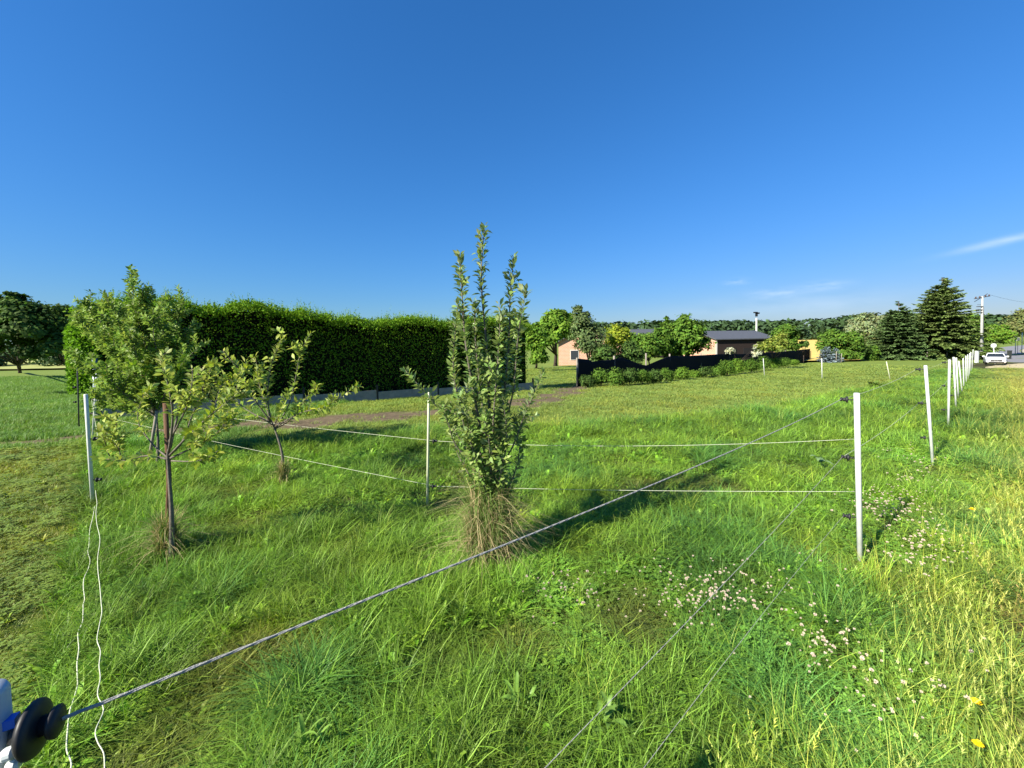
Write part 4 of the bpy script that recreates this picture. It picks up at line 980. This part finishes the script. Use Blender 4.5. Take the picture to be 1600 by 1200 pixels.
# shrubs and willows along the far side
mids = [
 ('shrub', (1312, 562), [(1305, 533, 22, 18), (1325, 540, 20, 20), (1290, 545, 12, 14)], L_mid, 34, 'dark green bush behind the small blue spruces', 5000, .22),
 ('shrub', (1345, 563), [(1338, 549, 15, 14)], L_dark, 32, 'rounded dark bush left of the smaller spruce', 3000, .17),
 ('broadleaf_tree', (1352, 556), [(1350, 518, 24, 24), (1336, 525, 16, 18), (1365, 505, 16, 15)], L_pale, 48, 'pale silvery tree behind the bushes left of the smaller spruce', 5500, .32),
 ('broadleaf_tree', (1382, 556), [(1385, 510, 14, 20), (1372, 525, 14, 18)], L_pale, 50, 'pale tree peeping left of the smaller spruce tip', 3500, .32),
 ('broadleaf_tree', (1430, 556), [(1428, 515, 16, 24), (1440, 530, 16, 20)], L_grey, 46, 'grey-green willow filling the gap between the two spruces', 4500, .3),
 ('shrub', (1375, 562), [(1362, 550, 8, 9)], L_mid, 34, 'green bush at the left foot of the smaller spruce', 2600, .18),
 ('shrub', (1432, 562), [(1436, 556, 12, 7)], L_dark, 33, 'low dark bush between the feet of the two spruces', 2600, .16),
 ('shrub', (1505, 562), [(1514, 551, 9, 10), (1522, 552, 8, 9)], L_dark, 34, 'dark bush at the right foot of the largest spruce', 3500, .17),
 ('broadleaf_tree', (1515, 556), [(1515, 515, 14, 24), (1524, 525, 10, 20)], L_mid, 48, 'green tree between the largest spruce and the power pole', 3500, .3),
 ('broadleaf_tree', (1553, 546), [(1550, 525, 22, 14), (1562, 520, 14, 12)], L_bright, 68, 'bright green low tree above the round road sign', 4500, .4),
 ('broadleaf_tree', (1602, 535), [(1600, 505, 22, 22), (1580, 520, 18, 14), (1625, 500, 25, 25)], LM('olive_leaves', (.15, .18, .06), trans=.25), 85, 'olive green roadside tree at the right picture edge', 6000, .5),
 ('shrub', (1537, 552), [(1536, 545, 14, 9)], L_mid, 45, 'low green bush behind the parked car and its white box', 2200, .22),
]
print('DEPTHS', sp1.y, sp2.y, sp3.y, CARP, FB, S.dot(hn))
for i, (nm_, bpx, bs, lm, d, lb, n, sz) in enumerate(mids):
    d0 = d; d = sp1.y - 1.5 if (nm_ == 'shrub' and i != 11) else max(sp1.y + 9, d); sz = sz * d / d0
    x_ = GX(bpx[0], d); g0 = Vector((x_, d, Tf(x_, d)))
    B_l = [blob(a_, b_, d, w_, h_) for (a_, b_, w_, h_) in bs]
    if nm_ == 'shrub' or i in (3, 4, 5): B_l += [(q_[0], q_[1], g0.z + q_[5] * .5, q_[3] * .95, q_[4], q_[5] * .6) for q_ in B_l]
    tree(nm_, g0, B_l, int(n * 1.5), sz * .75, lb, lm, 'tree' if nm_ != 'shrub' else 'shrub', seed=200 + i, clumps=75, trunk=.05, shell=.35, colvar=.2)

# ------------------------------------------------------------ far forest
r_ = np.random.default_rng(77); PS = []; N_ = []; CLs = []; SZ = []
prof_x = [-900, 600, 640, 800, 900, 1000, 1050, 1100, 1200, 1250, 1300, 1340, 1400, 1500, 1560, 1610, 2200]
prof_y = [560, 545, 524, 508, 503, 503, 500, 501, 501, 500, 496, 492, 494, 494, 491, 492, 492]
for t_ in range(1500):
    px = r_.uniform(-300, 2000); d = r_.uniform(255, 330); x_ = GX(px, d); gz = Tf(x_, d)
    ty = np.interp(px, prof_x, prof_y) + r_.normal(0, 1.3) ; tz = P(px, ty, d).z
    H = max(5, tz - gz); R_ = r_.uniform(3.0, 5.5); n = 44
    u = unit(n, r_); c0 = np.array([x_, d, gz + H * .5])
    PS.append(c0 + u * np.array([R_, R_, H * .47])); N_.append(nrm(u + np.array([0, 0, .3]) + r_.normal(0, .4, (n, 3)))); SZ.append(r_.uniform(1.6, 3.4, n)); g_ = r_.uniform(.6, 1.3) * r_.uniform(.8, 1.2, n)[:, None]; CLs.append(g_ * np.array([1, 1, 1 + r_.uniform(-.1, .3)])[None] * np.ones((n, 1)))
ps = np.vstack(PS); ns_ = np.vstack(N_); ax = np.cross(ns_, unit(len(ps), r_))
fo = link('forest', scatter('forest', CARD_V, CARD_F, ps - nrm(ax) * 1, ax, ns_, np.concatenate(SZ), np.vstack(CLs)), None, L_forest)
tag(fo, 'long dark green far-off wood closing the horizon', 'forest', kind='stuff')

# ------------------------------------------------------------ buildings
M_brick = bpy.data.materials.new('red_brick'); M_brick.use_nodes = True; t = M_brick.node_tree; b_ = t.nodes['Principled BSDF']
bt = t.nodes.new('ShaderNodeTexBrick'); bt.inputs['Color1'].default_value = (.50, .25, .15, 1); bt.inputs['Color2'].default_value = (.42, .20, .12, 1); bt.inputs['Mortar'].default_value = (.45, .38, .32, 1)
bt.inputs['Scale'].default_value = 1.0; bt.inputs['Brick Width'].default_value = .4; bt.inputs['Row Height'].default_value = .2; bt.inputs['Mortar Size'].default_value = .02
tcn = t.nodes.new('ShaderNodeTexCoord'); sx = t.nodes.new('ShaderNodeSeparateXYZ'); cx = t.nodes.new('ShaderNodeCombineXYZ'); ad = t.nodes.new('ShaderNodeMath')
t.links.new(tcn.outputs['Object'], sx.inputs[0]); t.links.new(sx.outputs[0], ad.inputs[0]); t.links.new(sx.outputs[1], ad.inputs[1]); t.links.new(ad.outputs[0], cx.inputs[0]); t.links.new(sx.outputs[2], cx.inputs[1])
t.links.new(cx.outputs[0], bt.inputs['Vector']); t.links.new(bt.outputs[0], b_.inputs['Base Color']); b_.inputs['Roughness'].default_value = .9
M_glass = mat('dark_glass', (.03, .035, .045), .15, .6)
M_plank = mat('dark_planks', (.045, .032, .028), .9, .1, 7, .5, stretch=(.2, .2, 6), color2=(.02, .015, .014))
M_trim = mat('pale_trim', (.55, .52, .48), .8, .2)
def gable_building(name, A, u, L, Wd, ez, rz_, gz, label, wallmats, over=.4, cat='building', gable_first=True):
    """A front-left ground corner; u unit vector along the eave wall (local X), v = perpendicular away (local Y)"""
    an = math.atan2(u[1], u[0]); e = empty(name, (A[0], A[1], gz), label, cat, rz=an); eh = ez - gz; rh = rz_ - gz; th = .2
    b = MB(); b.box((L / 2, th / 2, eh / 2), (L, th, eh)); b.build('front_wall', wallmats[0], e, world=False)
    b = MB(); b.box((L / 2, Wd - th / 2, eh / 2), (L, th, eh)); b.build('back_wall', wallmats[0], e, world=False)
    for nm_, x0, x1, mt in (('gable_wall', -.003, th, wallmats[1]), ('gable_wall', L - th, L + .003, wallmats[1])):
        b = MB(); pf = [(-.004, 0), (Wd + .004, 0), (Wd + .004, eh), (Wd / 2, rh - .06), (-.004, eh)]
        b.add([(x0, y_, z_) for y_, z_ in pf] + [(x1, y_, z_) for y_, z_ in pf], [(0, 1, 2, 3, 4)[::-1], (5, 6, 7, 8, 9)] + [(i, (i + 1) % 5, 5 + (i + 1) % 5, 5 + i) for i in range(5)]); b.build(nm_, mt, e, world=False)
    sl = (rh - eh) / (Wd / 2); o_ = over; b = MB(); t2 = .14
    pf = [(-o_, eh - sl * o_), (Wd / 2, rh), (Wd + o_, eh - sl * o_), (Wd + o_, eh - sl * o_ + t2), (Wd / 2, rh + t2), (-o_, eh - sl * o_ + t2)]
    b.add([(-o_, y_, z_) for y_, z_ in pf] + [(L + o_, y_, z_) for y_, z_ in pf], [(0, 5, 4, 1), (1, 4, 3, 2), (6, 7, 10, 11), (7, 8, 9, 10)] + [(i, (i + 1) % 6, 6 + (i + 1) % 6, 6 + i) for i in range(6)]); b.build('roof', M_roof, e, world=False)
    return e
bA = P(1119, 545, 60); gz = Tf(bA.x, 60) - .3
be = gable_building('barn', (bA.x, 60), (.97, .243), 10.8, 8.2, P(1119, 530, 60).z, P(1100, 518.5, 64).z, gz, 'long low barn with dark planked front, brick gable and dark grey roof', (M_plank, M_brick), .35)
b = MB(); b.box((.06, -.012, (P(1119, 530, 60).z - gz) / 2), (.22, .06, P(1119, 530, 60).z - gz - .05)); b.build('corner_board', M_trim, be, world=False)
for j, xx in enumerate((2.5, 6.0)):
    b = MB(); b.box((xx, -.02, 1.2), (2.2, .05, 2.4)); b.build('door', mat('dark_door', (.02, .018, .018), .8, .2), be, world=False)
hA = P(873, 567, 60); gz = Tf(hA.x, 60) - .2
# brick house: gable end faces the camera -> eave walls run away
w_h = 8.0; an = math.radians(82)
u = (math.cos(an), math.sin(an)); hc = (hA.x + w_h * math.sin(an), 60 - w_h * math.cos(an))
he2 = gable_building('brick_house', hc, u, 9, w_h, P(873, 534, 60).z, P(905, 513, 60).z, gz, 'small brick house with dark pitched roof behind the pointed grey-green tree', (M_brick, M_brick), .55)
def on_gable(nm_, mt, yy, zz, w_, h_, off):   # y measured from the visible left corner
    b = MB(); b.box((-off, w_h - yy, zz), (.08, w_, h_)); return b.build(nm_, mt, he2, world=False)
wd = on_gable('window', M_trim, 2.35, 1.75, 1.25, 1.5, .03); 
pn = on_gable('pane', M_glass, 2.35, 1.75, 1.1, 1.34, .05); pn.parent = wd
on_gable('door', mat('brown_door', (.10, .06, .04), .7, .3), 5.6, 1.15, 1.1, 2.2, .03)
d9 = 92; sA = P(985, 530, d9)
gable_building('long_shed', (sA.x, d9), (.995, .1), 10.5, 9, P(985, 525, d9).z, P(985, 515.5, d9 + 4).z, Tf(sA.x, d9), 'distant building showing only its dark roof above the trees left of the barn', (M_plank, M_brick), .4)

# ------------------------------------------------------------ poles, signs, car
lp = Vector((GX(1182, 80), 80, Tf(0, 80))); e = empty('light_pole', lp, 'tall pale pole with a dark lamp head rising behind the barn roof', 'light pole')
b = MB(); b.tube([lp, P(1182, 497, 80)], [.20, .15], 10); b.build('pole', mat('pale_concrete', (.55, .56, .50), .9, .1, 3), e, True)
b = MB(); h_ = P(1182, 491, 80); b.box(h_, (.35, .3, .9)); b.box(h_ + Vector((.2, 0, .2)), (.7, .3, .3)); b.box(h_ + Vector((-.3, 0, .35)), (.5, .3, .25)); b.build('lamp_head', M_black, e)
d = 72; pb = Vector((GX(1534, d), d, Tf(GX(1534, d), d))); e = empty('power_pole', pb, 'tall grey power line pole with crossarms right of the largest spruce', 'power pole')
b = MB(); b.tube([pb - Vector((0, 0, .3)), P(1534, 505, d), P(1535, 463, d)], [.24, .18, .13], 12); b.build('pole', mat('grey_concrete', (.42, .43, .40), .9, .1, 4, .2), e, True)
M_steel = mat('dark_steel', (.10, .10, .11), .5, .4, metal=.5)
b = MB(); t0 = P(1535, 466, d); b.tube([t0 + Vector((-1.8, -.3, -.1)), t0 + Vector((1.7, .3, .4))], .07, 6); b.tube([t0 + Vector((-1.4, 0, -.6)), t0 + Vector((1.0, .1, .8))], .05, 6); b.build('crossarm', M_steel, e)
for k in (-1.5, -.6, .7, 1.5):
    b = MB(); b.lathe(t0 + Vector((k, k * .18, .1 + .14 * k)), [(.05, 0), (.12, .09), (.08, .18), (.12, .27), (.06, .38)], 8); b.build('insulator', mat('brown_ceramic', (.07, .04, .03), .3, .5), e, True)
b = MB(); b.box(P(1531, 479, d), (.8, .4, .12)); b.box(P(1530, 484, d), (.8, .4, .12)); b.box(P(1530, 488, d), (.7, .4, .12)); b.tube([P(1527, 476, d), P(1533, 476, d)], .03, 5); b.tube([P(1537, 480, d), P(1536.5, 545, d)], .03, 6); b.build('switch_bracket', M_steel, e)
def power_wire(a_, b_, lb): cord('power_line', [a_, b_], .018, M_steel, lb, 'power line', 1.0, n=20, sides=4)
t1 = t0 + Vector((1.5, .27, .66)); far_p = P(1650, 470, 120); power_wire(t1, far_p, 'thin power line leaving the pole crossarm towards the right edge')
cyl = []
g0 = Vector((GX(1556, 56), 56, Tf(GX(1556, 56), 56))); e = empty('road_sign', g0, 'round white road sign on a thin leaning post behind the parked car', 'sign')
b = MB(); sg = P(1552, 540, 56); b.tube([g0, sg], .05, 8); b.build('post', M_white, e, True)
Ms = Matrix.Rotation(math.radians(92), 3, 'X')
b = MB(); b.lathe(sg + Vector((0, -.05, 0)), [(.42, -.01), (.43, 0), (.42, .01)], 24, Matrix.Rotation(math.radians(90), 3, 'X') @ Matrix.Scale(.75, 3, (0, 1, 0))); b.build('disc', M_white, e)
b = MB(); b.lathe(sg + Vector((0, -.075, 0)), [(.28, -.004), (.28, .004)], 24, Matrix.Rotation(math.radians(90), 3, 'X') @ Matrix.Scale(.62, 3, (0, 1, 0))); b.build('face', mat('sign_grey', (.62, .64, .62), .5, .3, 6), e)
o_ = gp(1533, 567); o_.y += .6; b = MB(); hh_ = 18 * o_.y / 625; b.box((o_.x, o_.y, o_.z + hh_ / 2), (.36, .3, hh_), .2); bo = b.mesh('white_cabinet'); e = empty('utility_cabinet', o_, 'white utility cabinet standing just left of the parked car', 'cabinet'); link('body', bo, e, M_white)
b = MB(); b.box((o_.x, o_.y, o_.z + hh_ + .02), (.42, .36, .04), .2); b.build('lid', M_white, e)
o_ = gp(1577, 561); e = empty('bin', o_, 'dark bin behind the right side of the parked car', 'bin'); b = MB(); hh_ = 13 * o_.y / 625; b.add([(o_.x + sx_ * w2, o_.y + sy_ * w2, o_.z + z_) for z_, w2 in ((0, .16), (hh_, .21)) for sx_, sy_ in ((-1, -1), (1, -1), (1, 1), (-1, 1))], [(3, 2, 1, 0), (4, 5, 6, 7), (0, 1, 5, 4), (1, 2, 6, 5), (2, 3, 7, 6), (3, 0, 4, 7)]); b.build('body', mat('dark_bin', (.03, .035, .03), .6, .3), e)
b = MB(); b.box((o_.x, o_.y, o_.z + hh_ + .03), (.46, .46, .05)); b.build('lid', M_black, e)
for i, (px, tp) in enumerate(((1587, 512), (1597, 511))):
    d = 92; p0 = Vector((GX(px, d), d, Tf(GX(px, d), d))); e = empty('lamp_post', p0, ['slim pale roadside post, left one of two at the right edge', 'slim pale roadside post at the very right edge, right one of two'][i], 'pole', 'slim posts beside the village road')
    b = MB(); b.tube([p0, P(px + .6, tp, d)], [.075, .06], 8); b.build('pole', M_white, e, True); b = MB(); b.box(P(px, tp, d), (.35, .12, .08)); b.build('lamp_head', M_white, e)
d = 93; p0 = Vector((GX(1590.5, d), d, Tf(GX(1590.5, d), d))); e = empty('notice_board', p0, 'small pale notice board between the two slim roadside posts', 'sign'); b = MB(); b.tube([p0, P(1590.5, 530, d)], .04, 6); b.build('post', M_wood, e); b = MB(); c_ = P(1590.5, 530, d); b.box(c_ + Vector((0, -.06, 0)), (.6, .05, .75)); b.build('board', M_trim, e)
# slim rods in the field
for (tx, ty, bx, by, lb) in ((1192.5, 560, 1194.5, 588, 'slim white rod in the field in front of the shrubs by the barn'), (1284, 560, 1284.5, 592, 'slim white rod in the field below the blue spruces'), (1385, 565, 1391, 594, 'slim cream rod leaning left in the field near the smaller spruce')):
    bs = gp(bx, by); fence_post(P(tx, ty, bs.y), bs, .018, M_cream if tx > 1300 else M_white, lb, 'slim rods standing in the open field', (.5,), name='fence_rod', cat='fence rod')
for i, (px, tp, bp2, d) in enumerate(((1267, 548, 562, FB.y - .5), (1307, 549, 564, sp3.y - 1.5), (1449, 547, 565, sp1.y - 4), (1315, 552, 564, sp3.y - 2), (1480, 549, 565, sp1.y - 3.5))):
    p0 = Vector((GX(px, d), d, Tf(GX(px, d), d))); b = MB(); b.tube([p0 - Vector((0, 0, .2)), P(px, tp, d)], .05, 7); o = b.build('wooden_post', M_wood, None, True)
    tag(o, ['grey wooden post at the right end of the black net', 'grey wooden post beside the narrow blue spruce', 'grey wooden post in front of the left side of the largest spruce', 'short grey post just right of the blue spruces', 'grey wooden post in front of the right side of the largest spruce'][i], 'post', 'grey posts along the far field edge')

def build_car(loc, heading):
    e = empty('parked_car', loc, 'white car parked facing the camera on the sandy verge at the right', 'car', rz=heading)
    # local: X forward, Y left, Z up ; length 4.5 width 1.78 height 1.45
    M_paint = mat('white_paint', (.80, .81, .82), .3, .5, coat=.6); M_gl = mat('windscreen_glass', (.02, .025, .03), .08, .7)
    M_tyre = mat('tyre_rubber', (.015, .015, .015), .9, .1); M_rim = mat('alloy', (.45, .46, .48), .35, .5, metal=.8)
    secs = [(2.22, .60, .30, .60, .55), (2.15, .76, .24, .68, .60), (1.9, .85, .20, .76, .62), (1.3, .88, .20, .88, .66), (.85, .89, .20, .96, .68), (.2, .89, .2, .97, .7), (-.8, .89, .2, .98, .7), (-1.5, .88, .2, 1.0, .68), (-2.0, .85, .24, 1.0, .64), (-2.2, .72, .32, .92, .55)]
    V = []; Fc = []; k = 12
    for (x_, w_, z0, z1, sh) in secs:
        prof = [(-w_ * .9, z0), (-w_, z0 + .12), (-w_ * 1.0, (z0 + z1) / 2), (-w_ * .97, z1 - .14), (-w_ * .88, z1 - .03), (-w_ * .5, z1 + .015), (w_ * .5, z1 + .015), (w_ * .88, z1 - .03), (w_ * .97, z1 - .14), (w_, (z0 + z1) / 2), (w_, z0 + .12), (w_ * .9, z0)]
        V += [(x_, y_, z_) for y_, z_ in prof]
    for i in range(len(secs) - 1):
        for j in range(k): Fc.append((i * k + j, i * k + (j + 1) % k, (i + 1) * k + (j + 1) % k, (i + 1) * k + j))
    Fc.append(tuple(range(k))[::-1]); Fc.append(tuple(range((len(secs) - 1) * k, len(secs) * k)))
    b = MB(); b.add(V, Fc); b.build('body', M_paint, e, True, world=False)
    # greenhouse
    cab = [(.95, .80, .95), (.35, .66, 1.36), (.0, .62, 1.43), (-.9, .62, 1.43), (-1.5, .64, 1.36), (-2.0, .76, 1.0)]
    b = MB(); b.add([(x_, s_ * w_, z_) for x_, w_, z_ in cab[1:5] for s_ in (-1, 1)] + [(x_, s_ * w_ * .96, z_ - .04) for x_, w_, z_ in cab[1:5] for s_ in (-1, 1)], [(0, 1, 3, 2), (2, 3, 5, 4), (4, 5, 7, 6), (8, 10, 11, 9), (10, 12, 13, 11), (12, 14, 15, 13), (0, 8, 9, 1), (6, 7, 15, 14), (0, 2, 10, 8), (2, 4, 12, 10), (4, 6, 14, 12), (1, 9, 11, 3), (3, 11, 13, 5), (5, 13, 15, 7)]); b.build('roof', M_paint, e, True, world=False)
    b = MB(); b.add([(.95, -.74, .955), (.95, .74, .955), (.36, .62, 1.345), (.36, -.62, 1.345), (.90, -.72, .93), (.90, .72, .93), (.33, .60, 1.32), (.33, -.60, 1.32)], [(0, 1, 2, 3), (7, 6, 5, 4), (0, 4, 5, 1), (3, 2, 6, 7), (0, 3, 7, 4), (1, 5, 6, 2)]); b.build('windscreen', M_gl, e, world=False)
    for s_ in (-1, 1):
        b = MB(); b.add([(.82, s_ * .80, .96), (.35, s_ * .655, 1.34), (-1.4, s_ * .645, 1.34), (-1.85, s_ * .79, .99), (.8, s_ * .76, .95), (.33, s_ * .62, 1.33), (-1.4, s_ * .61, 1.33), (-1.83, s_ * .75, .98)], [(0, 1, 2, 3), (7, 6, 5, 4), (0, 4, 5, 1), (2, 6, 7, 3), (0, 3, 7, 4), (1, 5, 6, 2)]); b.build('side_window', M_gl, e, world=False)
        b = MB(); b.tube([(1.0, s_ * .80, .94), (.36, s_ * .655, 1.35)], .035, 6); b.build('windscreen_pillar', M_paint, e, world=False)
        b = MB(); b.box((.72, s_ * .99, 1.0), (.12, .2, .14)); b.build('mirror', M_paint, e, world=False)
        b = MB(); b.add([(2.20, s_ * .79, .55), (2.26, s_ * .52, .54), (2.24, s_ * .50, .66), (2.10, s_ * .85, .70), (2.05, s_ * .75, .62), (2.08, s_ * .55, .6), (2.05, s_ * .52, .68), (1.9, s_ * .8, .71)], [(0, 1, 2, 3), (7, 6, 5, 4), (0, 4, 5, 1), (2, 6, 7, 3), (0, 3, 7, 4), (1, 5, 6, 2)]); b.build('headlight', mat('headlight_glass', (.22, .24, .27), .1, .8), e, world=False)
        for xx in (1.4, -1.35):
            Mr = Matrix.Rotation(math.pi / 2, 3, 'X'); b = MB(); b.lathe((xx, s_ * .80, .32), [(.2, -.1), (.31, -.1), (.325, -.07), (.325, .07), (.31, .1), (.2, .1)], 20, Mr); wh = b.build('wheel', M_tyre, e, True, world=False)
            b = MB(); b.lathe((xx, s_ * .905, .32), [(.2, -.01), (.19, .01), (.05, .015 * 1), (.02, .02)], 14, Mr); r2 = b.build('rim', M_rim, wh, world=False)
    b = MB(); b.box((2.215, 0, .55), (.09, .95, .17)); b.build('grille', M_black, e, world=False)
    b = MB(); b.box((2.20, 0, .335), (.12, 1.25, .15)); b.build('air_intake', M_black, e, world=False)
    b = MB(); b.box((2.25, 0, .45), (.02, .44, .06)); b.build('number_plate', mat('plate', (.7, .7, .68), .5, .3), e, world=False)
    b = MB(); b.lathe((2.235, 0, .64), [(.05, -.01), (.05, .01)], 12, Matrix.Rotation(math.pi / 2, 3, 'Y')); b.build('badge', M_rim, e, world=False)
    return e
cl = CARP.copy(); dirc = Vector((-cl.x, -cl.y, 0)).normalized(); hd_ = math.atan2(dirc.y, dirc.x) + .06
cpos = cl - dirc * 2.2
cpos.z = cl.z + .10
build_car(cpos, hd_)

# ------------------------------------------------------------ field details
# leafy weeds in the field
def rosette(name, c, n, L, w_, col, label, lift=(.3, 1.1), group=None, seed=0, cat='weed'):
    random.seed(seed); V = []; Fc = []; Cc = []
    for j in range(n):
        broad(V, Fc, Cc, np.array([random.uniform(-.25, .25) * L, random.uniform(-.15, .15) * L, random.uniform(0, .1)]), j * 6.28 / n + random.uniform(-.5, .5), L * random.uniform(.6, 1.1), random.uniform(*lift), w_ * random.uniform(.6, 1.1), (random.uniform(.85, 1.15),) * 3)
    V = np.array(V) + np.array(c); o = link(name, np_mesh(name, V, np.array(Fc), np.array(Cc)), None, leafmat(name + '_leaf', col, trans=.3)); tag(o, label, cat, group); return o
rosette('leafy_weed', gp(1366, 606), 46, .34, .09, (.09, .15, .02), 'dark leafy weed clump alone in the field near the white posts', (.1, 1.2), seed=5)
rosette('large_leaf_plant', gp(1282, 740) + Vector((0, 0, .12)), 5, .15, .075, (.16, .25, .10), 'big pale plant leaves in the tall grass left of the near white post', (.15, .7), seed=9)
rosette('broadleaf_weed', gp(1432, 1052), 9, .13, .03, (.13, .23, .035), 'broad-leaved weed rosette in the grass below the near white post', (.2, .9), seed=10)
rosette('broadleaf_weed', gp(820, 1125), 10, .15, .026, (.13, .24, .035), 'bright broad-leaved weed at the lower middle edge of the picture', (.6, 1.3), seed=12)
rosette('broadleaf_weed', gp(485, 1185), 9, .18, .016, (.14, .25, .035), 'bright narrow-leaved weed at the bottom left of the middle', (.7, 1.35), seed=13)
rosette('broadleaf_weed', gp(955, 1160), 10, .15, .028, (.13, .23, .04), 'leafy dock plant at the bottom edge beside the thin cord', (.6, 1.3), seed=14)
# clover blossoms
M_clover = mat('clover_petals', (.62, .58, .48), .8, .2, 60, color2=(.46, .34, .27)); M_stem = mat('flower_stem', (.10, .16, .03), .7, .2)
def clover_mesh():
    b = MB(); r2 = random.Random(2)
    for k_ in range(46):
        u = unit(1, np.random.default_rng(k_))[0]; u[2] = abs(u[2]) * 1.1 - .3; d = Vector(u).normalized(); s_ = d.cross(Vector((0, 0, 1))).normalized() * .0017; p0 = d * .003; p1 = d * r2.uniform(.0085, .0115)
        b.add([p0 - s_, p0 + s_, p1 + s_ * .5, p1 - s_ * .5], [(0, 1, 2, 3)])
        w2 = d.cross(s_).normalized() * .0017; b.add([p0 - w2, p0 + w2, p1 + w2 * .5, p1 - w2 * .5], [(0, 1, 2, 3)])
    return b.mesh('blossom')
cmesh = clover_mesh(); cmesh.materials.append(M_clover)
b = MB(); b.tube([(0, 0, -.2), (.004, 0, -.1), (0, 0, -.002)], .0011, 4); smesh = b.mesh('stem'); smesh.materials.append(M_stem)
def clover(x_, y_, h_, label, group, sc):
    e = empty('clover_flower', (x_, y_, Tf(x_, y_) + h_), label, 'flower', group, rz=random.uniform(0, 6)); e.rotation_euler = (random.uniform(-.3, .3), random.uniform(-.3, .3), random.uniform(0, 6)); e.scale = (sc, sc, sc)
    for nm_, ms in (('blossom', cmesh), ('stem', smesh)):
        o = bpy.data.objects.new(nm_, ms); COL.objects.link(o); o.parent = e
random.seed(3)
EXTRA = []
def patch_px(cx_, cy_, rx, ry, n, label, group, h=(.15, .21), sc=1.0):
    for _ in range(int(n * 1.5)):
        g0 = gp(cx_ + random.gauss(0, .62) * rx, cy_ + random.gauss(0, .62) * ry + 22); EXTRA.append((g0.x, g0.y, g0.z + random.uniform(h[0] * .7, h[1]), sc * random.uniform(.35, .7)))
    for _ in range(n):
        a_ = random.gauss(0, .5); c_ = random.gauss(0, .5); g0 = gp(cx_ + a_ * rx, cy_ + c_ * ry + 30 * 3 / max(1, (cy_ - 500) / 130)); hh_ = random.uniform(*h)
        d = ray(cx_ + a_ * rx, cy_ + c_ * ry); 
        clover(g0.x, g0.y, hh_, label, group, sc * random.uniform(.45, .95))
patch_px(1115, 945, 130, 45, 78, 'white clover blossom in the wide patch crossed by the thin ropes', 'clover blossoms in the middle patch')
patch_px(890, 935, 60, 40, 18, 'white clover blossom just right of the dry tuft round the central tree', 'clover blossoms near the central tree')
patch_px(1290, 1030, 75, 45, 22, 'white clover blossom between the ropes and the right edge, below the white post', 'clover blossoms below the near white post')
patch_px(1390, 772, 55, 18, 60, 'pinkish white clover blossom in the dense patch just behind the near white post', 'clover blossoms behind the near white post', (.10, .17), 1.15)
patch_px(1440, 850, 60, 45, 44, 'white clover blossom in the scattered patch right of the near white post', 'clover blossoms right of the near white post', (.12, .19), 1.1)
patch_px(1430, 690, 60, 22, 26, 'white clover blossom near the foot of the second white post', 'clover blossoms by the second white post', (.08, .14), 1.3)
patch_px(1400, 1110, 120, 60, 14, 'white clover blossom in the bottom right part of the grass', 'clover blossoms at the bottom right')
bv = np.array([v.co for v in cmesh.vertices]); bf = np.array([p.vertices for p in cmesh.polygons]); EX = np.array(EXTRA)
V = (bv[None] * EX[:, 3][:, None, None] + EX[:, None, :3]).reshape(-1, 3); Fs = (bf[None] + (np.arange(len(EX)) * len(bv))[:, None, None]).reshape(-1, 4)
tag(link('clover_flowers', np_mesh('clover_flowers', V, Fs), None, M_clover), 'countless tiny half-hidden clover heads scattered through the grass', 'flowers', kind='stuff')
# dandelions
M_dand = mat('yellow_petals', (.85, .58, .01), .7, .2); 
def dandelion(px, py, h_, label, s_=1.0):
    g0 = P(px, py, 1)  # ray
    d = ray(px, py); t_ = (1.6 - h_) / -d.z; c_ = CAM + d * t_
    e = empty('dandelion', c_, label, 'flower'); b = MB(); r2 = random.Random(px)
    for ring, (rad, z_, n) in enumerate(((.021, .001, 20), (.015, .004, 16), (.009, .007, 10))):
        for k_ in range(n):
            an = 2 * math.pi * k_ / n + ring * .2; dv = Vector((math.cos(an), math.sin(an), .15 + .3 * ring)); sv = Vector((-math.sin(an), math.cos(an), 0)) * .0028; R2 = rad * r2.uniform(.85, 1.1)
            b.add([c_ + (Vector((0, 0, z_ * .3)) + dv * .002 - sv * .6) * s_, c_ + (Vector((0, 0, z_ * .3)) + dv * .002 + sv * .6) * s_, c_ + (dv * R2 + sv) * s_ + Vector((0, 0, z_)), c_ + (dv * R2 - sv) * s_ + Vector((0, 0, z_))], [(0, 1, 2, 3)])
    b.build('petals', M_dand, e); b = MB(); b.tube([c_ - Vector((.01, 0, h_)), c_ - Vector((-.003, 0, h_ * .4)), c_], .002, 5); b.build('stem', M_stem, e)
dandelion(1525, 1097, .27, 'yellow flower head at the lower right, upper one of two', .75)
dandelion(1528, 1163, .27, 'orange-yellow flower head at the lower right, lower one of two', .65)
dandelion(1519, 796, .2, 'small yellow flower in the verge right of the near white post', .9)

for o in bpy.data.objects:
    if 'label' in o and not 4 <= len(o['label'].replace('-', ' ').split()) <= 16: print('LABEL', o.name, o['label'])
